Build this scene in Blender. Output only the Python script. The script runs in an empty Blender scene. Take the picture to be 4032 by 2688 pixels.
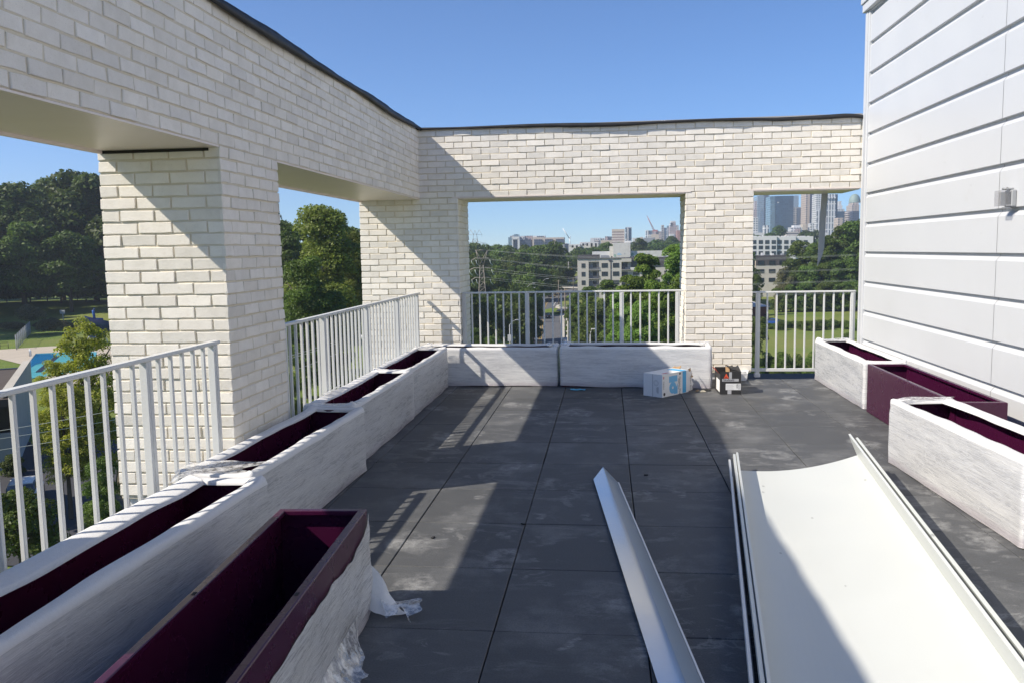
import bpy, math, random
import numpy as np
from mathutils import Vector, Matrix

random.seed(7)
scene = bpy.context.scene
COL = scene.collection
R = math.radians

# ------------------------------------------------------------------ camera
CAM_H = 1.51677
FPX = 3328.26            # focal length of the 4032 px wide photograph
YAW, PITCH, ROLL = -0.112764, -0.107178, -0.017567


def cam_axes():
    cy, sy, cp, sp = math.cos(YAW), math.sin(YAW), math.cos(PITCH), math.sin(PITCH)
    f = Vector((sy * cp, cy * cp, sp))
    r = Vector((cy, -sy, 0))
    u = r.cross(f)
    c, s = math.cos(ROLL), math.sin(ROLL)
    return c * r + s * u, -s * r + c * u, f


CR, CU, CF = cam_axes()
EYE = Vector((0, 0, CAM_H))
cam_d = bpy.data.cameras.new('camera')
cam = bpy.data.objects.new('camera', cam_d)
COL.objects.link(cam)
cam.matrix_world = Matrix(((CR.x, CU.x, -CF.x, 0), (CR.y, CU.y, -CF.y, 0), (CR.z, CU.z, -CF.z, CAM_H), (0, 0, 0, 1)))
cam_d.sensor_width = 36
cam_d.lens = 36 * FPX / 4032
cam_d.clip_start = 0.05
cam_d.clip_end = 20000
scene.camera = cam


def ray(px, py):
    return CF + CR * ((px - 2016) / FPX) - CU * ((py - 1344) / FPX)


def at(px, py, y):
    """world point seen at photo position px,py at a depth of y metres"""
    d = ray(px, py)
    return EYE + d * (y / d.y)


def atz(px, py, z):
    d = ray(px, py)
    return EYE + d * ((z - CAM_H) / d.z)


# ------------------------------------------------------------------ object helpers
def tag(o, label=None, cat=None, group=None, kind=None):
    if label: o['label'] = label
    if cat: o['category'] = cat
    if group: o['group'] = group
    if kind: o['kind'] = kind
    return o


def empty(name, loc=(0, 0, 0), rz=0.0, label=None, cat=None, group=None):
    o = bpy.data.objects.new(name, None)
    COL.objects.link(o)
    o.location = loc
    o.rotation_euler = (0, 0, rz)
    o.empty_display_size = 0.1
    return tag(o, label, cat, group)


def copy_tree(o, parent=None):
    c = o.copy()
    COL.objects.link(c)
    if parent is not None:
        c.parent = parent
    for ch in list(o.children):
        copy_tree(ch, c)
    return c


class MB:
    """collects faces, builds ONE mesh object"""

    def __init__(self):
        self.v, self.f, self.m, self.t, self.uv, self.sm = [], [], [], [], [], []

    def face(self, idx, mi=0, tint=1.0, uv=None, smooth=False):
        self.f.append(tuple(idx)); self.m.append(mi); self.t.append(tint)
        self.uv.append(uv); self.sm.append(smooth)

    def add(self, pts):
        n = len(self.v)
        self.v.extend([tuple(p) for p in pts])
        return n

    def quad(self, a, b, c, d, mi=0, tint=1.0, uv=None):
        n = self.add((a, b, c, d))
        self.face((n, n + 1, n + 2, n + 3), mi, tint, uv)

    def poly(self, pts, mi=0, tint=1.0):
        n = self.add(pts)
        self.face(range(n, n + len(pts)), mi, tint)

    def box(self, lo, hi, mi=0, tint=1.0, M=None, bev=0.0):
        x0, y0, z0 = lo
        x1, y1, z1 = hi
        if bev > 0:
            return self.bbox(lo, hi, mi, tint, M, bev)
        P = [Vector(p) for p in ((x0, y0, z0), (x1, y0, z0), (x1, y1, z0), (x0, y1, z0), (x0, y0, z1), (x1, y0, z1), (x1, y1, z1), (x0, y1, z1))]
        if M is not None:
            P = [M @ p for p in P]
        n = self.add(P)
        dx, dy, dz = x1 - x0, y1 - y0, z1 - z0
        for q, (a, b) in (((0, 3, 2, 1), (dy, dx)), ((4, 5, 6, 7), (dx, dy)), ((0, 1, 5, 4), (dx, dz)), ((1, 2, 6, 5), (dy, dz)), ((2, 3, 7, 6), (dx, dz)), ((3, 0, 4, 7), (dy, dz))):
            self.face([n + i for i in q], mi, tint, ((0, 0), (a, 0), (a, b), (0, b)))

    def bbox(self, lo, hi, mi=0, tint=1.0, M=None, b=0.003):
        """box with chamfered edges (24 verts)"""
        lo, hi = Vector(lo), Vector(hi)
        c, h = (lo + hi) / 2, (hi - lo) / 2
        b = min(b, h.x * .45, h.y * .45, h.z * .45)
        idx = {}
        pts = []
        for sx in (-1, 1):
            for sy in (-1, 1):
                for sz in (-1, 1):
                    for ax in range(3):
                        o = Vector((sx * (h.x - b), sy * (h.y - b), sz * (h.z - b)))
                        s = (sx, sy, sz)
                        o[ax] = s[ax] * h[ax]
                        idx[(sx, sy, sz, ax)] = len(pts)
                        p = c + o
                        pts.append(M @ p if M is not None else p)
        n = self.add(pts)
        g = lambda *k: n + idx[k]
        S = (-1, 1)
        for s in S:
            q = [g(s, -1, -1, 0), g(s, 1, -1, 0), g(s, 1, 1, 0), g(s, -1, 1, 0)]
            self.face(q if s > 0 else q[::-1], mi, tint)
            q = [g(-1, s, -1, 1), g(1, s, -1, 1), g(1, s, 1, 1), g(-1, s, 1, 1)]
            self.face(q if s < 0 else q[::-1], mi, tint)
            q = [g(-1, -1, s, 2), g(1, -1, s, 2), g(1, 1, s, 2), g(-1, 1, s, 2)]
            self.face(q if s > 0 else q[::-1], mi, tint)
        for s in S:
            for t in S:
                for (a, bx, fn) in ((0, 1, lambda k, ax: g(s, t, k, ax)), (0, 2, lambda k, ax: g(s, k, t, ax)), (1, 2, lambda k, ax: g(k, s, t, ax))):
                    self.face([fn(-1, a), fn(1, a), fn(1, bx), fn(-1, bx)], mi, tint)
        for sx in S:
            for sy in S:
                for sz in S:
                    self.face([g(sx, sy, sz, 0), g(sx, sy, sz, 1), g(sx, sy, sz, 2)], mi, tint)

    def tube(self, pts, rad, seg=6, mi=0, tint=1.0, cap=True):
        pts = [Vector(p) for p in pts]
        if not isinstance(rad, (list, tuple)):
            rad = [rad] * len(pts)
        rings = []
        for i, p in enumerate(pts):
            d = (pts[min(i + 1, len(pts) - 1)] - pts[max(i - 1, 0)])
            if d.length < 1e-9: d = Vector((0, 0, 1))
            d.normalize()
            a = d.cross(Vector((0, 0, 1)) if abs(d.z) < .95 else Vector((1, 0, 0))).normalized()
            b = d.cross(a)
            rings.append(self.add([p + (a * math.cos(2 * math.pi * k / seg) + b * math.sin(2 * math.pi * k / seg)) * rad[i] for k in range(seg)]))
        for i in range(len(rings) - 1):
            for k in range(seg):
                self.face((rings[i] + k, rings[i] + (k + 1) % seg, rings[i + 1] + (k + 1) % seg, rings[i + 1] + k), mi, tint, None, True)
        if cap:
            self.face([rings[0] + k for k in range(seg)][::-1], mi, tint)
            self.face([rings[-1] + k for k in range(seg)], mi, tint)

    def grid(self, P, mi=0, tint=1.0, uv=None, closed=False, smooth=True):
        """P[i][j] points; uv[i][j]"""
        ni, nj = len(P), len(P[0])
        n = self.add([p for row in P for p in row])
        for i in range(ni - (0 if closed else 1)):
            i2 = (i + 1) % ni
            for j in range(nj - 1):
                q = (n + i * nj + j, n + i2 * nj + j, n + i2 * nj + j + 1, n + i * nj + j + 1)
                w = None
                if uv:
                    w = (uv[i][j], uv[i + 1][j], uv[i + 1][j + 1], uv[i][j + 1])
                self.face(q, mi, tint, w, smooth)

    def build(self, name, mats, parent=None, loc=None):
        me = bpy.data.meshes.new(name)
        me.from_pydata(self.v, [], self.f)
        if not isinstance(mats, (list, tuple)): mats = [mats]
        for m in mats: me.materials.append(m)
        me.polygons.foreach_set('material_index', self.m)
        me.polygons.foreach_set('use_smooth', self.sm)
        at_ = me.attributes.new('tint', 'FLOAT', 'FACE')
        at_.data.foreach_set('value', self.t)
        if any(u is not None for u in self.uv):
            lay = me.uv_layers.new(name='UVMap')
            flat = []
            for f, u in zip(self.f, self.uv):
                if u is None: flat.extend([0.0] * (2 * len(f)))
                else:
                    for q in u: flat.extend(q)
            lay.data.foreach_set('uv', flat)
        me.update()
        o = bpy.data.objects.new(name, me)
        COL.objects.link(o)
        if parent is not None: o.parent = parent
        if loc is not None: o.location = loc
        return o


# ------------------------------------------------------------------ materials
class NT:
    def __init__(self, name):
        self.mat = bpy.data.materials.new(name)
        self.mat.use_nodes = True
        self.t = self.mat.node_tree
        self.t.nodes.clear()
        self.out = self.t.nodes.new('ShaderNodeOutputMaterial')

    def n(self, typ, **kw):
        nd = self.t.nodes.new(typ)
        ins = kw.pop('ins', {})
        for k, v in kw.items(): setattr(nd, k, v)
        for k, v in ins.items(): self.set(nd, k, v)
        return nd

    def set(self, nd, k, v):
        s = nd.inputs[k]
        if hasattr(v, 'is_linked') or isinstance(v, bpy.types.NodeSocket): self.t.links.new(v, s)
        elif isinstance(v, (tuple, list)) and s.type == 'RGBA' and len(v) == 3: s.default_value = (*v, 1)
        else: s.default_value = v

    def math(self, op, a, b=0.0, c=0.0, clamp=False):
        nd = self.n('ShaderNodeMath', operation=op, use_clamp=clamp)
        for i, v in enumerate((a, b, c)): self.set(nd, i, v)
        return nd.outputs[0]

    def mix(self, fac, a, b, blend='MIX'):
        nd = self.n('ShaderNodeMix', data_type='RGBA', blend_type=blend)
        self.set(nd, 0, fac)
        self.set(nd, 6, a if not (isinstance(a, tuple) and len(a) == 3) else (*a, 1))
        self.set(nd, 7, b if not (isinstance(b, tuple) and len(b) == 3) else (*b, 1))
        return nd.outputs[2]

    def noise(self, vec, scale, detail=4, rough=.55, dist=0.0):
        nd = self.n('ShaderNodeTexNoise', ins={'Scale': scale, 'Detail': detail, 'Roughness': rough, 'Distortion': dist})
        if vec is not None: self.set(nd, 'Vector', vec)
        return nd.outputs[0]

    def ramp(self, v, *stops):
        nd = self.n('ShaderNodeValToRGB')
        cr = nd.color_ramp
        while len(cr.elements) > 1: cr.elements.remove(cr.elements[-1])
        for i, (p, c) in enumerate(stops):
            e = cr.elements[0] if i == 0 else cr.elements.new(p)
            e.position = p
            e.color = (*c, 1) if isinstance(c, tuple) else (c, c, c, 1)
        self.set(nd, 0, v)
        return nd.outputs[0]

    def map(self, vec, scale=(1, 1, 1), rot=(0, 0, 0), loc=(0, 0, 0)):
        nd = self.n('ShaderNodeMapping')
        nd.inputs['Scale'].default_value = scale
        nd.inputs['Rotation'].default_value = rot
        nd.inputs['Location'].default_value = loc
        self.set(nd, 'Vector', vec)
        return nd.outputs[0]

    def geo(self): return self.n('ShaderNodeNewGeometry').outputs['Position']
    def obj(self): return self.n('ShaderNodeTexCoord').outputs['Object']
    def uvc(self): return self.n('ShaderNodeTexCoord').outputs['UV']
    def tint(self): return self.n('ShaderNodeAttribute', attribute_name='tint').outputs['Fac']
    def rand(self): return self.n('ShaderNodeObjectInfo').outputs['Random']

    def bump(self, h, strength=.3, dist=.01):
        nd = self.n('ShaderNodeBump', ins={'Strength': strength, 'Distance': dist, 'Height': h})
        return nd.outputs[0]

    def pbr(self, color, rough=.5, metal=0.0, spec=.5, normal=None, **kw):
        nd = self.n('ShaderNodeBsdfPrincipled')
        self.set(nd, 'Base Color', color if not (isinstance(color, tuple) and len(color) == 3) else (*color, 1))
        self.set(nd, 'Roughness', rough)
        self.set(nd, 'Metallic', metal)
        self.set(nd, 'Specular IOR Level', spec)
        if normal is not None: self.set(nd, 'Normal', normal)
        for k, v in kw.items(): self.set(nd, k.replace('_', ' '), v)
        return nd.outputs[0]

    def done(self, sh):
        self.t.links.new(sh, self.out.inputs[0])
        return self.mat


MC = {}


def paint(name, col, rough=.5, metal=0.0, spec=.5, var=.06, scale=3.0, bump=0.0):
    if name in MC: return MC[name]
    n = NT(name)
    g = n.geo()
    k = n.noise(g, scale, 5, .6)
    k2 = n.math('MULTIPLY', n.math('MULTIPLY_ADD', k, 2 * var, 1 - var), n.tint())
    c = n.mix(1.0, col, k2, 'MULTIPLY')
    nrm = n.bump(n.noise(g, scale * 40, 3), bump, .002) if bump else None
    rr = n.math('MULTIPLY_ADD', n.noise(g, scale * 2.3, 4), .2, rough - .1)
    MC[name] = n.done(n.pbr(c, rr, metal, spec, nrm))
    return MC[name]


def m_brick():
    n = NT('white_brick')
    g = n.geo()
    big = n.noise(g, 9, 5, .65)
    fine = n.noise(g, 90, 4, .6)
    c = n.mix(n.ramp(big, (.35, 0.0), (.7, 1.0)), (.82, .778, .708), (.73, .69, .62))
    c = n.mix(1.0, c, n.tint(), 'MULTIPLY')
    pit = n.ramp(n.noise(g, 210, 3, .6), (.27, 0.0), (.36, 1.0))
    c = n.mix(n.math('MULTIPLY_ADD', pit, -.5, .5), c, (.30, .26, .21))
    c = n.mix(n.ramp(n.noise(g, 26, 4), (.62, 0.0), (.78, .35)), c, (.60, .53, .42))
    h = n.math('ADD', n.math('MULTIPLY', big, .6), n.math('ADD', n.math('MULTIPLY', fine, .5), n.math('MULTIPLY', pit, .35)))
    return n.done(n.pbr(c, .85, 0, .25, n.bump(h, .55, .006)))


def m_mortar():
    n = NT('mortar')
    g = n.geo()
    c = n.mix(n.noise(g, 14, 5), (.74, .675, .54), (.60, .54, .43))
    return n.done(n.pbr(c, .95, 0, .1, n.bump(n.noise(g, 160, 4), .6, .006)))


def m_paver():
    n = NT('dark_paver')
    g = n.geo()
    t = n.tint()
    spk = n.noise(g, 140, 3, .7)
    cl = n.noise(n.map(g, (1, 2.2, 1)), 7, 5, .6)
    base = n.mix(cl, (.053, .055, .058), (.104, .107, .111))
    base = n.mix(1.0, base, n.math('MULTIPLY', t, n.math('MULTIPLY_ADD', spk, 1.0, .5)), 'MULTIPLY')
    # pale dust: wisps, smears and boot scuffs trodden into the surface
    w1 = n.noise(n.map(g, (2.6, 5.2, 1), (0, 0, .5)), 1.1, 9, .66, 1.2)
    wisp = n.ramp(w1, (.54, 0.0), (.59, .42), (.64, 0.0))
    dens = n.ramp(n.noise(g, .9, 3), (.42, 0.0), (.66, 1.0))
    wisp = n.math('MULTIPLY', wisp, dens)
    vo = n.n('ShaderNodeTexVoronoi', feature='SMOOTH_F1', ins={'Scale': 1.0, 'Smoothness': .25, 'Randomness': 1.0})
    wv = n.n('ShaderNodeVectorMath', operation='ADD')
    n.set(wv, 0, n.map(g, (2.3, 1.5, 1), (0, 0, .35)))
    nz = n.n('ShaderNodeTexNoise', ins={'Scale': 6.0, 'Detail': 3.0})
    n.set(nz, 'Vector', g)
    sc = n.n('ShaderNodeVectorMath', operation='SCALE', ins={3: .35})
    n.set(sc, 0, nz.outputs['Color'])
    n.set(wv, 1, sc.outputs[0])
    n.set(vo, 'Vector', wv.outputs[0])
    ring = n.ramp(vo.outputs['Distance'], (.04, .50), (.15, .5), (.21, .38), (.27, 0.0))
    pick = n.ramp(n.n('ShaderNodeSeparateColor').outputs[0], (0, 0.0), (1, 1.0))
    sepc = n.n('ShaderNodeSeparateColor')
    n.set(sepc, 0, vo.outputs['Color'])
    sel = n.math('GREATER_THAN', sepc.outputs[0], .15)
    brk = n.ramp(n.noise(g, 11, 5, .7), (.40, 0.0), (.6, 1.0))
    ring = n.math('MULTIPLY', n.math('MULTIPLY', ring, sel), brk)
    v2 = n.n('ShaderNodeTexVoronoi', feature='F1', ins={'Scale': 1.0, 'Randomness': 1.0})
    wv2 = n.n('ShaderNodeVectorMath', operation='ADD')
    n.set(wv2, 0, n.map(g, (4.6, 2.6, 1), (0, 0, -.5)))
    sc2 = n.n('ShaderNodeVectorMath', operation='SCALE', ins={3: 1.1}); n.set(sc2, 0, nz.outputs['Color']); n.set(wv2, 1, sc2.outputs[0])
    n.set(v2, 'Vector', wv2.outputs[0])
    sp2 = n.n('ShaderNodeSeparateColor'); n.set(sp2, 0, v2.outputs['Color'])
    arc = n.ramp(v2.outputs['Distance'], (.0, .75), (.12, .55), (.20, .45), (.25, 0.0))
    arc = n.math('MULTIPLY', n.math('MULTIPLY', arc, n.math('GREATER_THAN', sp2.outputs[0], .66)), n.ramp(n.noise(n.map(g, (1, 2.2, 1), (0, 0, .6)), 14, 6, .75), (.44, 0.0), (.62, 1.0)))
    ring = n.math('MAXIMUM', ring, arc)
    dust = n.math('MAXIMUM', wisp, n.math('MULTIPLY', ring, .95))
    dust = n.math('MULTIPLY', dust, n.math('MULTIPLY_ADD', spk, 1.2, .1))
    film = n.math('MULTIPLY', n.ramp(n.noise(g, 2.1, 6, .65), (.5, 0.0), (.75, .42)), spk)
    dust = n.math('MINIMUM', n.math('ADD', dust, film), .8)
    tan = n.ramp(n.noise(n.map(g, (1, .35, 1)), .8, 4), (.56, 0.0), (.68, .3))
    c = n.mix(tan, base, (.13, .115, .085))
    c = n.mix(dust, c, (.46, .46, .45))
    return n.done(n.pbr(c, n.math('MULTIPLY_ADD', cl, .25, .52), 0, .35, n.bump(n.math('ADD', spk, n.math('MULTIPLY', cl, .8)), .3, .003)))


def m_wrap(name='stretch_film', rot=0.06, dark=(.54, .545, .56)):
    n = NT(name)
    uv = n.uvc()
    s1 = n.noise(n.map(uv, (3.5, 110, 1), (0, 0, rot)), 1.0, 7, .66, .5)
    s2 = n.noise(n.map(uv, (14, 260, 1), (0, 0, rot * 1.6)), 1.0, 3, .6, .3)
    s3 = n.noise(n.map(uv, (2.0, 16, 1), (0, 0, rot * .7)), 1.0, 3, .5, .5)
    s = n.math('MULTIPLY_ADD', s2, .4, n.math('ADD', n.math('MULTIPLY', s1, .55), n.math('MULTIPLY', s3, .35)))
    c = n.mix(n.ramp(s, (.55, 0.0), (.65, .5), (.76, 1.0)), dark, (.76, .76, .755))  # sheen streaks of the film painted in as paler and darker tone
    cr = n.noise(n.map(uv, (1.6, 9, 1), (0, 0, rot * 3 + .12)), 1.0, 4, .55, 1.2)
    crease = n.ramp(n.math('ABSOLUTE', n.math('SUBTRACT', cr, .5)), (.0, 1.0), (.010, .35), (.024, 0.0))
    cr2 = n.noise(n.map(uv, (3.0, 22, 1), (0, 0, -.25 + rot)), 1.0, 3, .5, .8)
    crease = n.math('MAXIMUM', crease, n.ramp(n.math('ABSOLUTE', n.math('SUBTRACT', cr2, .52)), (.0, .8), (.014, 0.0)))
    c = n.mix(n.math('MULTIPLY', crease, .4), c, (.84, .84, .84))  # glints along the folds painted as bright lines in the colour
    sv = n.n('ShaderNodeSeparateXYZ'); n.set(sv, 0, uv)
    thin = n.math('MULTIPLY', n.ramp(n.math('ADD', sv.outputs[1], n.math('MULTIPLY_ADD', cr, .06, -.03)), (.0, .55), (.03, .35), (.06, 0.0)), .8)
    c = n.mix(thin, c, (.20, .12, .17))
    s = n.math('ADD', s, n.math('MULTIPLY', crease, .25))
    rg = n.ramp(s, (.45, .16), (.8, .42))
    b = n.bump(s, .35, .006)
    b2 = n.bump(n.math('MULTIPLY_ADD', s2, .7, s), .9, .014)
    a = n.pbr(c, rg, 0, .5, b, Coat_Weight=1.0, Coat_Roughness=.14, Coat_Normal=b2)
    tr = n.n('ShaderNodeBsdfTranslucent', ins={'Color': (.7, .7, .72, 1)}).outputs[0]
    mx = n.n('ShaderNodeMixShader', ins={0: .12})
    n.set(mx, 1, a); n.set(mx, 2, tr)
    return n.done(mx.outputs[0])


def m_foam():
    n = NT('white_foam')
    g = n.geo()
    k = n.noise(g, 55, 4, .6)
    c = n.mix(k, (.70, .70, .70), (.82, .82, .82))
    a = n.pbr(c, .6, 0, .3, n.bump(n.math('ADD', k, n.noise(g, 260, 2)), .35, .004))
    tr = n.n('ShaderNodeBsdfTranslucent', ins={'Color': (.8, .8, .8, 1)}).outputs[0]
    mx = n.n('ShaderNodeMixShader', ins={0: .15})
    n.set(mx, 1, a); n.set(mx, 2, tr)
    return n.done(mx.outputs[0])


def m_clearfilm():
    n = NT('clear_film')
    g = n.geo()
    k = n.noise(g, 30, 4, .6)
    gl = n.n('ShaderNodeBsdfGlossy', ins={'Roughness': .18, 'Color': (.95, .95, .95, 1)}).outputs[0]
    tp = n.n('ShaderNodeBsdfTransparent', ins={'Color': (.93, .93, .94, 1)}).outputs[0]
    df = n.pbr((.8, .8, .8), .4, 0, .5, n.bump(k, .8, .01))
    m1 = n.n('ShaderNodeMixShader'); n.set(m1, 0, n.ramp(k, (.35, .1), (.65, .75))); n.set(m1, 1, tp); n.set(m1, 2, df)
    m2 = n.n('ShaderNodeMixShader', ins={0: .15}); n.set(m2, 1, m1.outputs[0]); n.set(m2, 2, gl)
    return n.done(m2.outputs[0])


def m_leaf(name, ca, cb, trans=.28, hue=.04):
    n = NT(name)
    t = n.tint()
    g = n.geo()
    r = n.rand()
    k = n.noise(g, .35, 3)
    c = n.mix(n.math('MULTIPLY_ADD', k, .8, n.math('MULTIPLY_ADD', r, .5, -.2), True), ca, cb)
    c = n.mix(1.0, c, t, 'MULTIPLY')
    hs = n.n('ShaderNodeHueSaturation', ins={'Saturation': 1.0, 'Fac': 1.0})
    n.set(hs, 'Hue', n.math('MULTIPLY_ADD', r, hue, .5 - hue / 2))
    n.set(hs, 'Value', n.math('MULTIPLY_ADD', r, .35, .82))
    n.set(hs, 'Color', c)
    c = hs.outputs[0]
    a = n.pbr(c, .55, 0, .3)
    tr = n.n('ShaderNodeBsdfTranslucent')
    n.set(tr, 'Color', n.mix(1.0, c, (1.25, 1.35, .6), 'MULTIPLY'))
    mx = n.n('ShaderNodeMixShader', ins={0: trans})
    n.set(mx, 1, a); n.set(mx, 2, tr.outputs[0])
    return n.done(mx.outputs[0])


def m_ground():
    n = NT('grass_ground')
    g = n.geo()
    a = n.noise(g, .035, 5, .6)
    b = n.noise(g, .6, 5, .65)
    c = n.noise(g, 4.0, 4, .7)
    col = n.mix(n.ramp(a, (.42, 0.0), (.62, 1.0)), (.13, .185, .036), (.185, .205, .055))
    col = n.mix(n.ramp(b, (.5, 0.0), (.75, .5)), col, (.22, .20, .075))
    col = n.mix(1.0, col, n.math('MULTIPLY_ADD', c, .9, .55), 'MULTIPLY')
    return n.done(n.pbr(col, .9, 0, .15, n.bump(c, .6, .25)))


def m_asphalt(name, col=(.10, .10, .102), var=.35):
    n = NT(name)
    g = n.geo()
    a = n.noise(g, .25, 5, .6)
    b = n.noise(n.map(g, (1.5, .08, 1)), .8, 4)
    k = n.math('MULTIPLY_ADD', n.math('ADD', a, b), var, 1 - var)
    c = n.mix(1.0, col, k, 'MULTIPLY')
    return n.done(n.pbr(c, .85, 0, .25))


def m_facade(name, wall, glass, pu, pv, fu, fv, gr=.18, wr=.7, var=.5):
    """wall colour with a grid of glass panes, in metres along the face"""
    if name in MC: return MC[name]
    n = NT(name)
    sp = n.n('ShaderNodeSeparateXYZ')
    n.set(sp, 0, n.uvc())
    fx = n.math('FRACT', n.math('DIVIDE', sp.outputs[0], pu))
    fy = n.math('FRACT', n.math('DIVIDE', sp.outputs[1], pv))
    m = n.math('MULTIPLY', n.math('LESS_THAN', fx, fu), n.math('LESS_THAN', fy, fv))
    wn = n.n('ShaderNodeTexWhiteNoise', noise_dimensions='2D')
    cb = n.n('ShaderNodeCombineXYZ')
    n.set(cb, 0, n.math('FLOOR', n.math('DIVIDE', sp.outputs[0], pu)))
    n.set(cb, 1, n.math('FLOOR', n.math('DIVIDE', sp.outputs[1], pv)))
    n.set(wn, 'Vector', cb.outputs[0])
    gcol = n.mix(1.0, glass, n.math('MULTIPLY_ADD', wn.outputs[0], var, 1 - var / 2), 'MULTIPLY')
    wcol = n.mix(1.0, wall, n.math('MULTIPLY_ADD', n.noise(n.geo(), .06, 3), .2, .9), 'MULTIPLY')
    c = n.mix(m, wcol, gcol)
    rg = n.math('MULTIPLY_ADD', m, gr - wr, wr)
    MC[name] = n.done(n.pbr(c, rg, 0, .5))
    return MC[name]


M_BRICK, M_MORTAR, M_PAVER = m_brick(), m_mortar(), m_paver()
M_FILM, M_FOAM, M_CLEAR = m_wrap(), m_foam(), m_clearfilm()


def m_sheet(name, col, rough, metal=0.0, marks=1.0):
    """coated sheet metal with faint smears, dust and a few short dark scuffs"""
    n = NT(name)
    g = n.geo()
    sm = n.noise(g, 1.6, 6, .6, .6)
    c = n.mix(1.0, col, n.math('MULTIPLY_ADD', sm, .10, .95), 'MULTIPLY')
    dirt = n.ramp(n.noise(n.map(g, (1, .5, 1)), 5, 7, .7), (.60, 0.0), (.78, .22))
    c = n.mix(dirt, c, (.42, .40, .36))
    vo = n.n('ShaderNodeTexVoronoi', ins={'Scale': 1.0})
    n.set(vo, 'Vector', n.map(g, (9, 4.0, 9), (0, 0, .4)))
    mk = n.math('LESS_THAN', vo.outputs['Distance'], .07)
    sp = n.n('ShaderNodeSeparateColor'); n.set(sp, 0, vo.outputs['Color'])
    mk = n.math('MULTIPLY', n.math('MULTIPLY', mk, n.math('GREATER_THAN', sp.outputs[0], .5)), .55 * marks)
    c = n.mix(mk, c, (.20, .20, .19))
    r = n.math('MULTIPLY_ADD', sm, .22, rough - .10)
    return n.done(n.pbr(c, r, metal, .5, n.bump(n.noise(g, 1.1, 2), .25, .02)))


M_WHITE = paint('white_coated_metal', (.60, .61, .62), .38, 0, .5, .02, 1.2)
M_SIDING = m_sheet('white_siding', (.535, .55, .57), .42, 0, .25)
M_SOFFIT = paint('soffit_metal', (.75, .67, .61), .38, .0, .5, .05, 2)
M_RAIL = paint('grey_powder_coat', (.62, .625, .61), .42, 0, .5, .04, 4)
M_MEMB = paint('black_membrane', (.022, .022, .024), .55, 0, .4, .3, 6, .3)
M_DARK = paint('dark_gap', (.02, .02, .02), .9)
M_PURPLE = paint('plum_powder_coat', (.046, .005, .028), .28, 0, .5, .06, 3)
M_GREYMET = paint('grey_outlet_plastic', (.33, .34, .35), .45)
M_BLACK = paint('black_paint', (.02, .02, .022), .4)
# ================================================================== TERRACE
XL, YB = -2.19, 9.92            # inner faces of the left and the rear brick frame
TH = .73                        # depth of the frame
ZB, ZT = 2.14, 2.93             # underside and top of the beams
BL, BC = .2125, .0707           # brick module
Z0B = ZB - 29 * BC              # bottom of the brick on the pillars
SX = 2.84                       # face of the siding
rng = random.Random(3)


def bricks(mb, O, U, N, L, z0, n, phase=0, ends=(0, 0)):
    """running bond of separate bricks standing a little proud of the mortar face.
    O: corner at z=0 on the mortar face, U: along, N: outward"""
    O, U, N = Vector(O), Vector(U), Vector(N)
    Zv = Vector((0, 0, 1))
    j = .0105
    for k in range(n):
        za, zb = z0 + k * BC + j / 2, z0 + (k + 1) * BC - j / 2
        s = -(BL / 2 if (k + phase) % 2 else 0.0)
        while s < L - .01:
            a, b = max(s, 0.0), min(s + BL, L)
            s += BL
            if b - a < .03: continue
            a += (j / 2 if a > 0 else -ends[0])
            b -= (j / 2 if b < L else -ends[1])
            pr = .0075 + rng.uniform(-.0035, .003)
            tilt = rng.uniform(-.0025, .0025)
            dz = rng.uniform(-.0016, .0016)
            tint = rng.choice((1, 1, 1, 1.02, .98, .95, .92, 1.03)) * rng.uniform(.96, 1.03)
            w = b - a
            pts2 = []
            for (fu, fz) in ((0, 0), (.33, 0), (.67, 0), (1, 0), (1, 1), (.67, 1), (.33, 1), (0, 1)):
                pts2.append((a + fu * w + rng.uniform(-.0018, .0018), za + fz * (zb - za) + dz + rng.uniform(-.0018, .0018)))
            cu, cz = (a + b) / 2, (za + zb) / 2
            f_, m_, b_ = [], [], []
            for (u, z) in pts2:
                du, dv = (1 if u > cu else -1), (1 if z > cz else -1)
                edge = abs(u - cu) > w * .4
                f_.append(O + U * (u - (.0025 * du if edge else 0)) + Zv * (z - .0025 * dv) + N * (pr + tilt * dv))
                m_.append(O + U * u + Zv * z + N * (pr - .0035 + tilt * dv))
                b_.append(O + U * u + Zv * z - N * .012)
            i = mb.add(f_); q = mb.add(m_); r = mb.add(b_)
            mb.face([i + t for t in range(8)], 1, tint)
            for t in range(8):
                t2 = (t + 1) % 8
                mb.face((q + t, q + t2, i + t2, i + t), 1, tint)
                mb.face((r + t, r + t2, q + t2, q + t), 1, tint)


BM = [M_MORTAR, M_BRICK]
ex, ey = Vector((1, 0, 0)), Vector((0, 1, 0))

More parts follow.
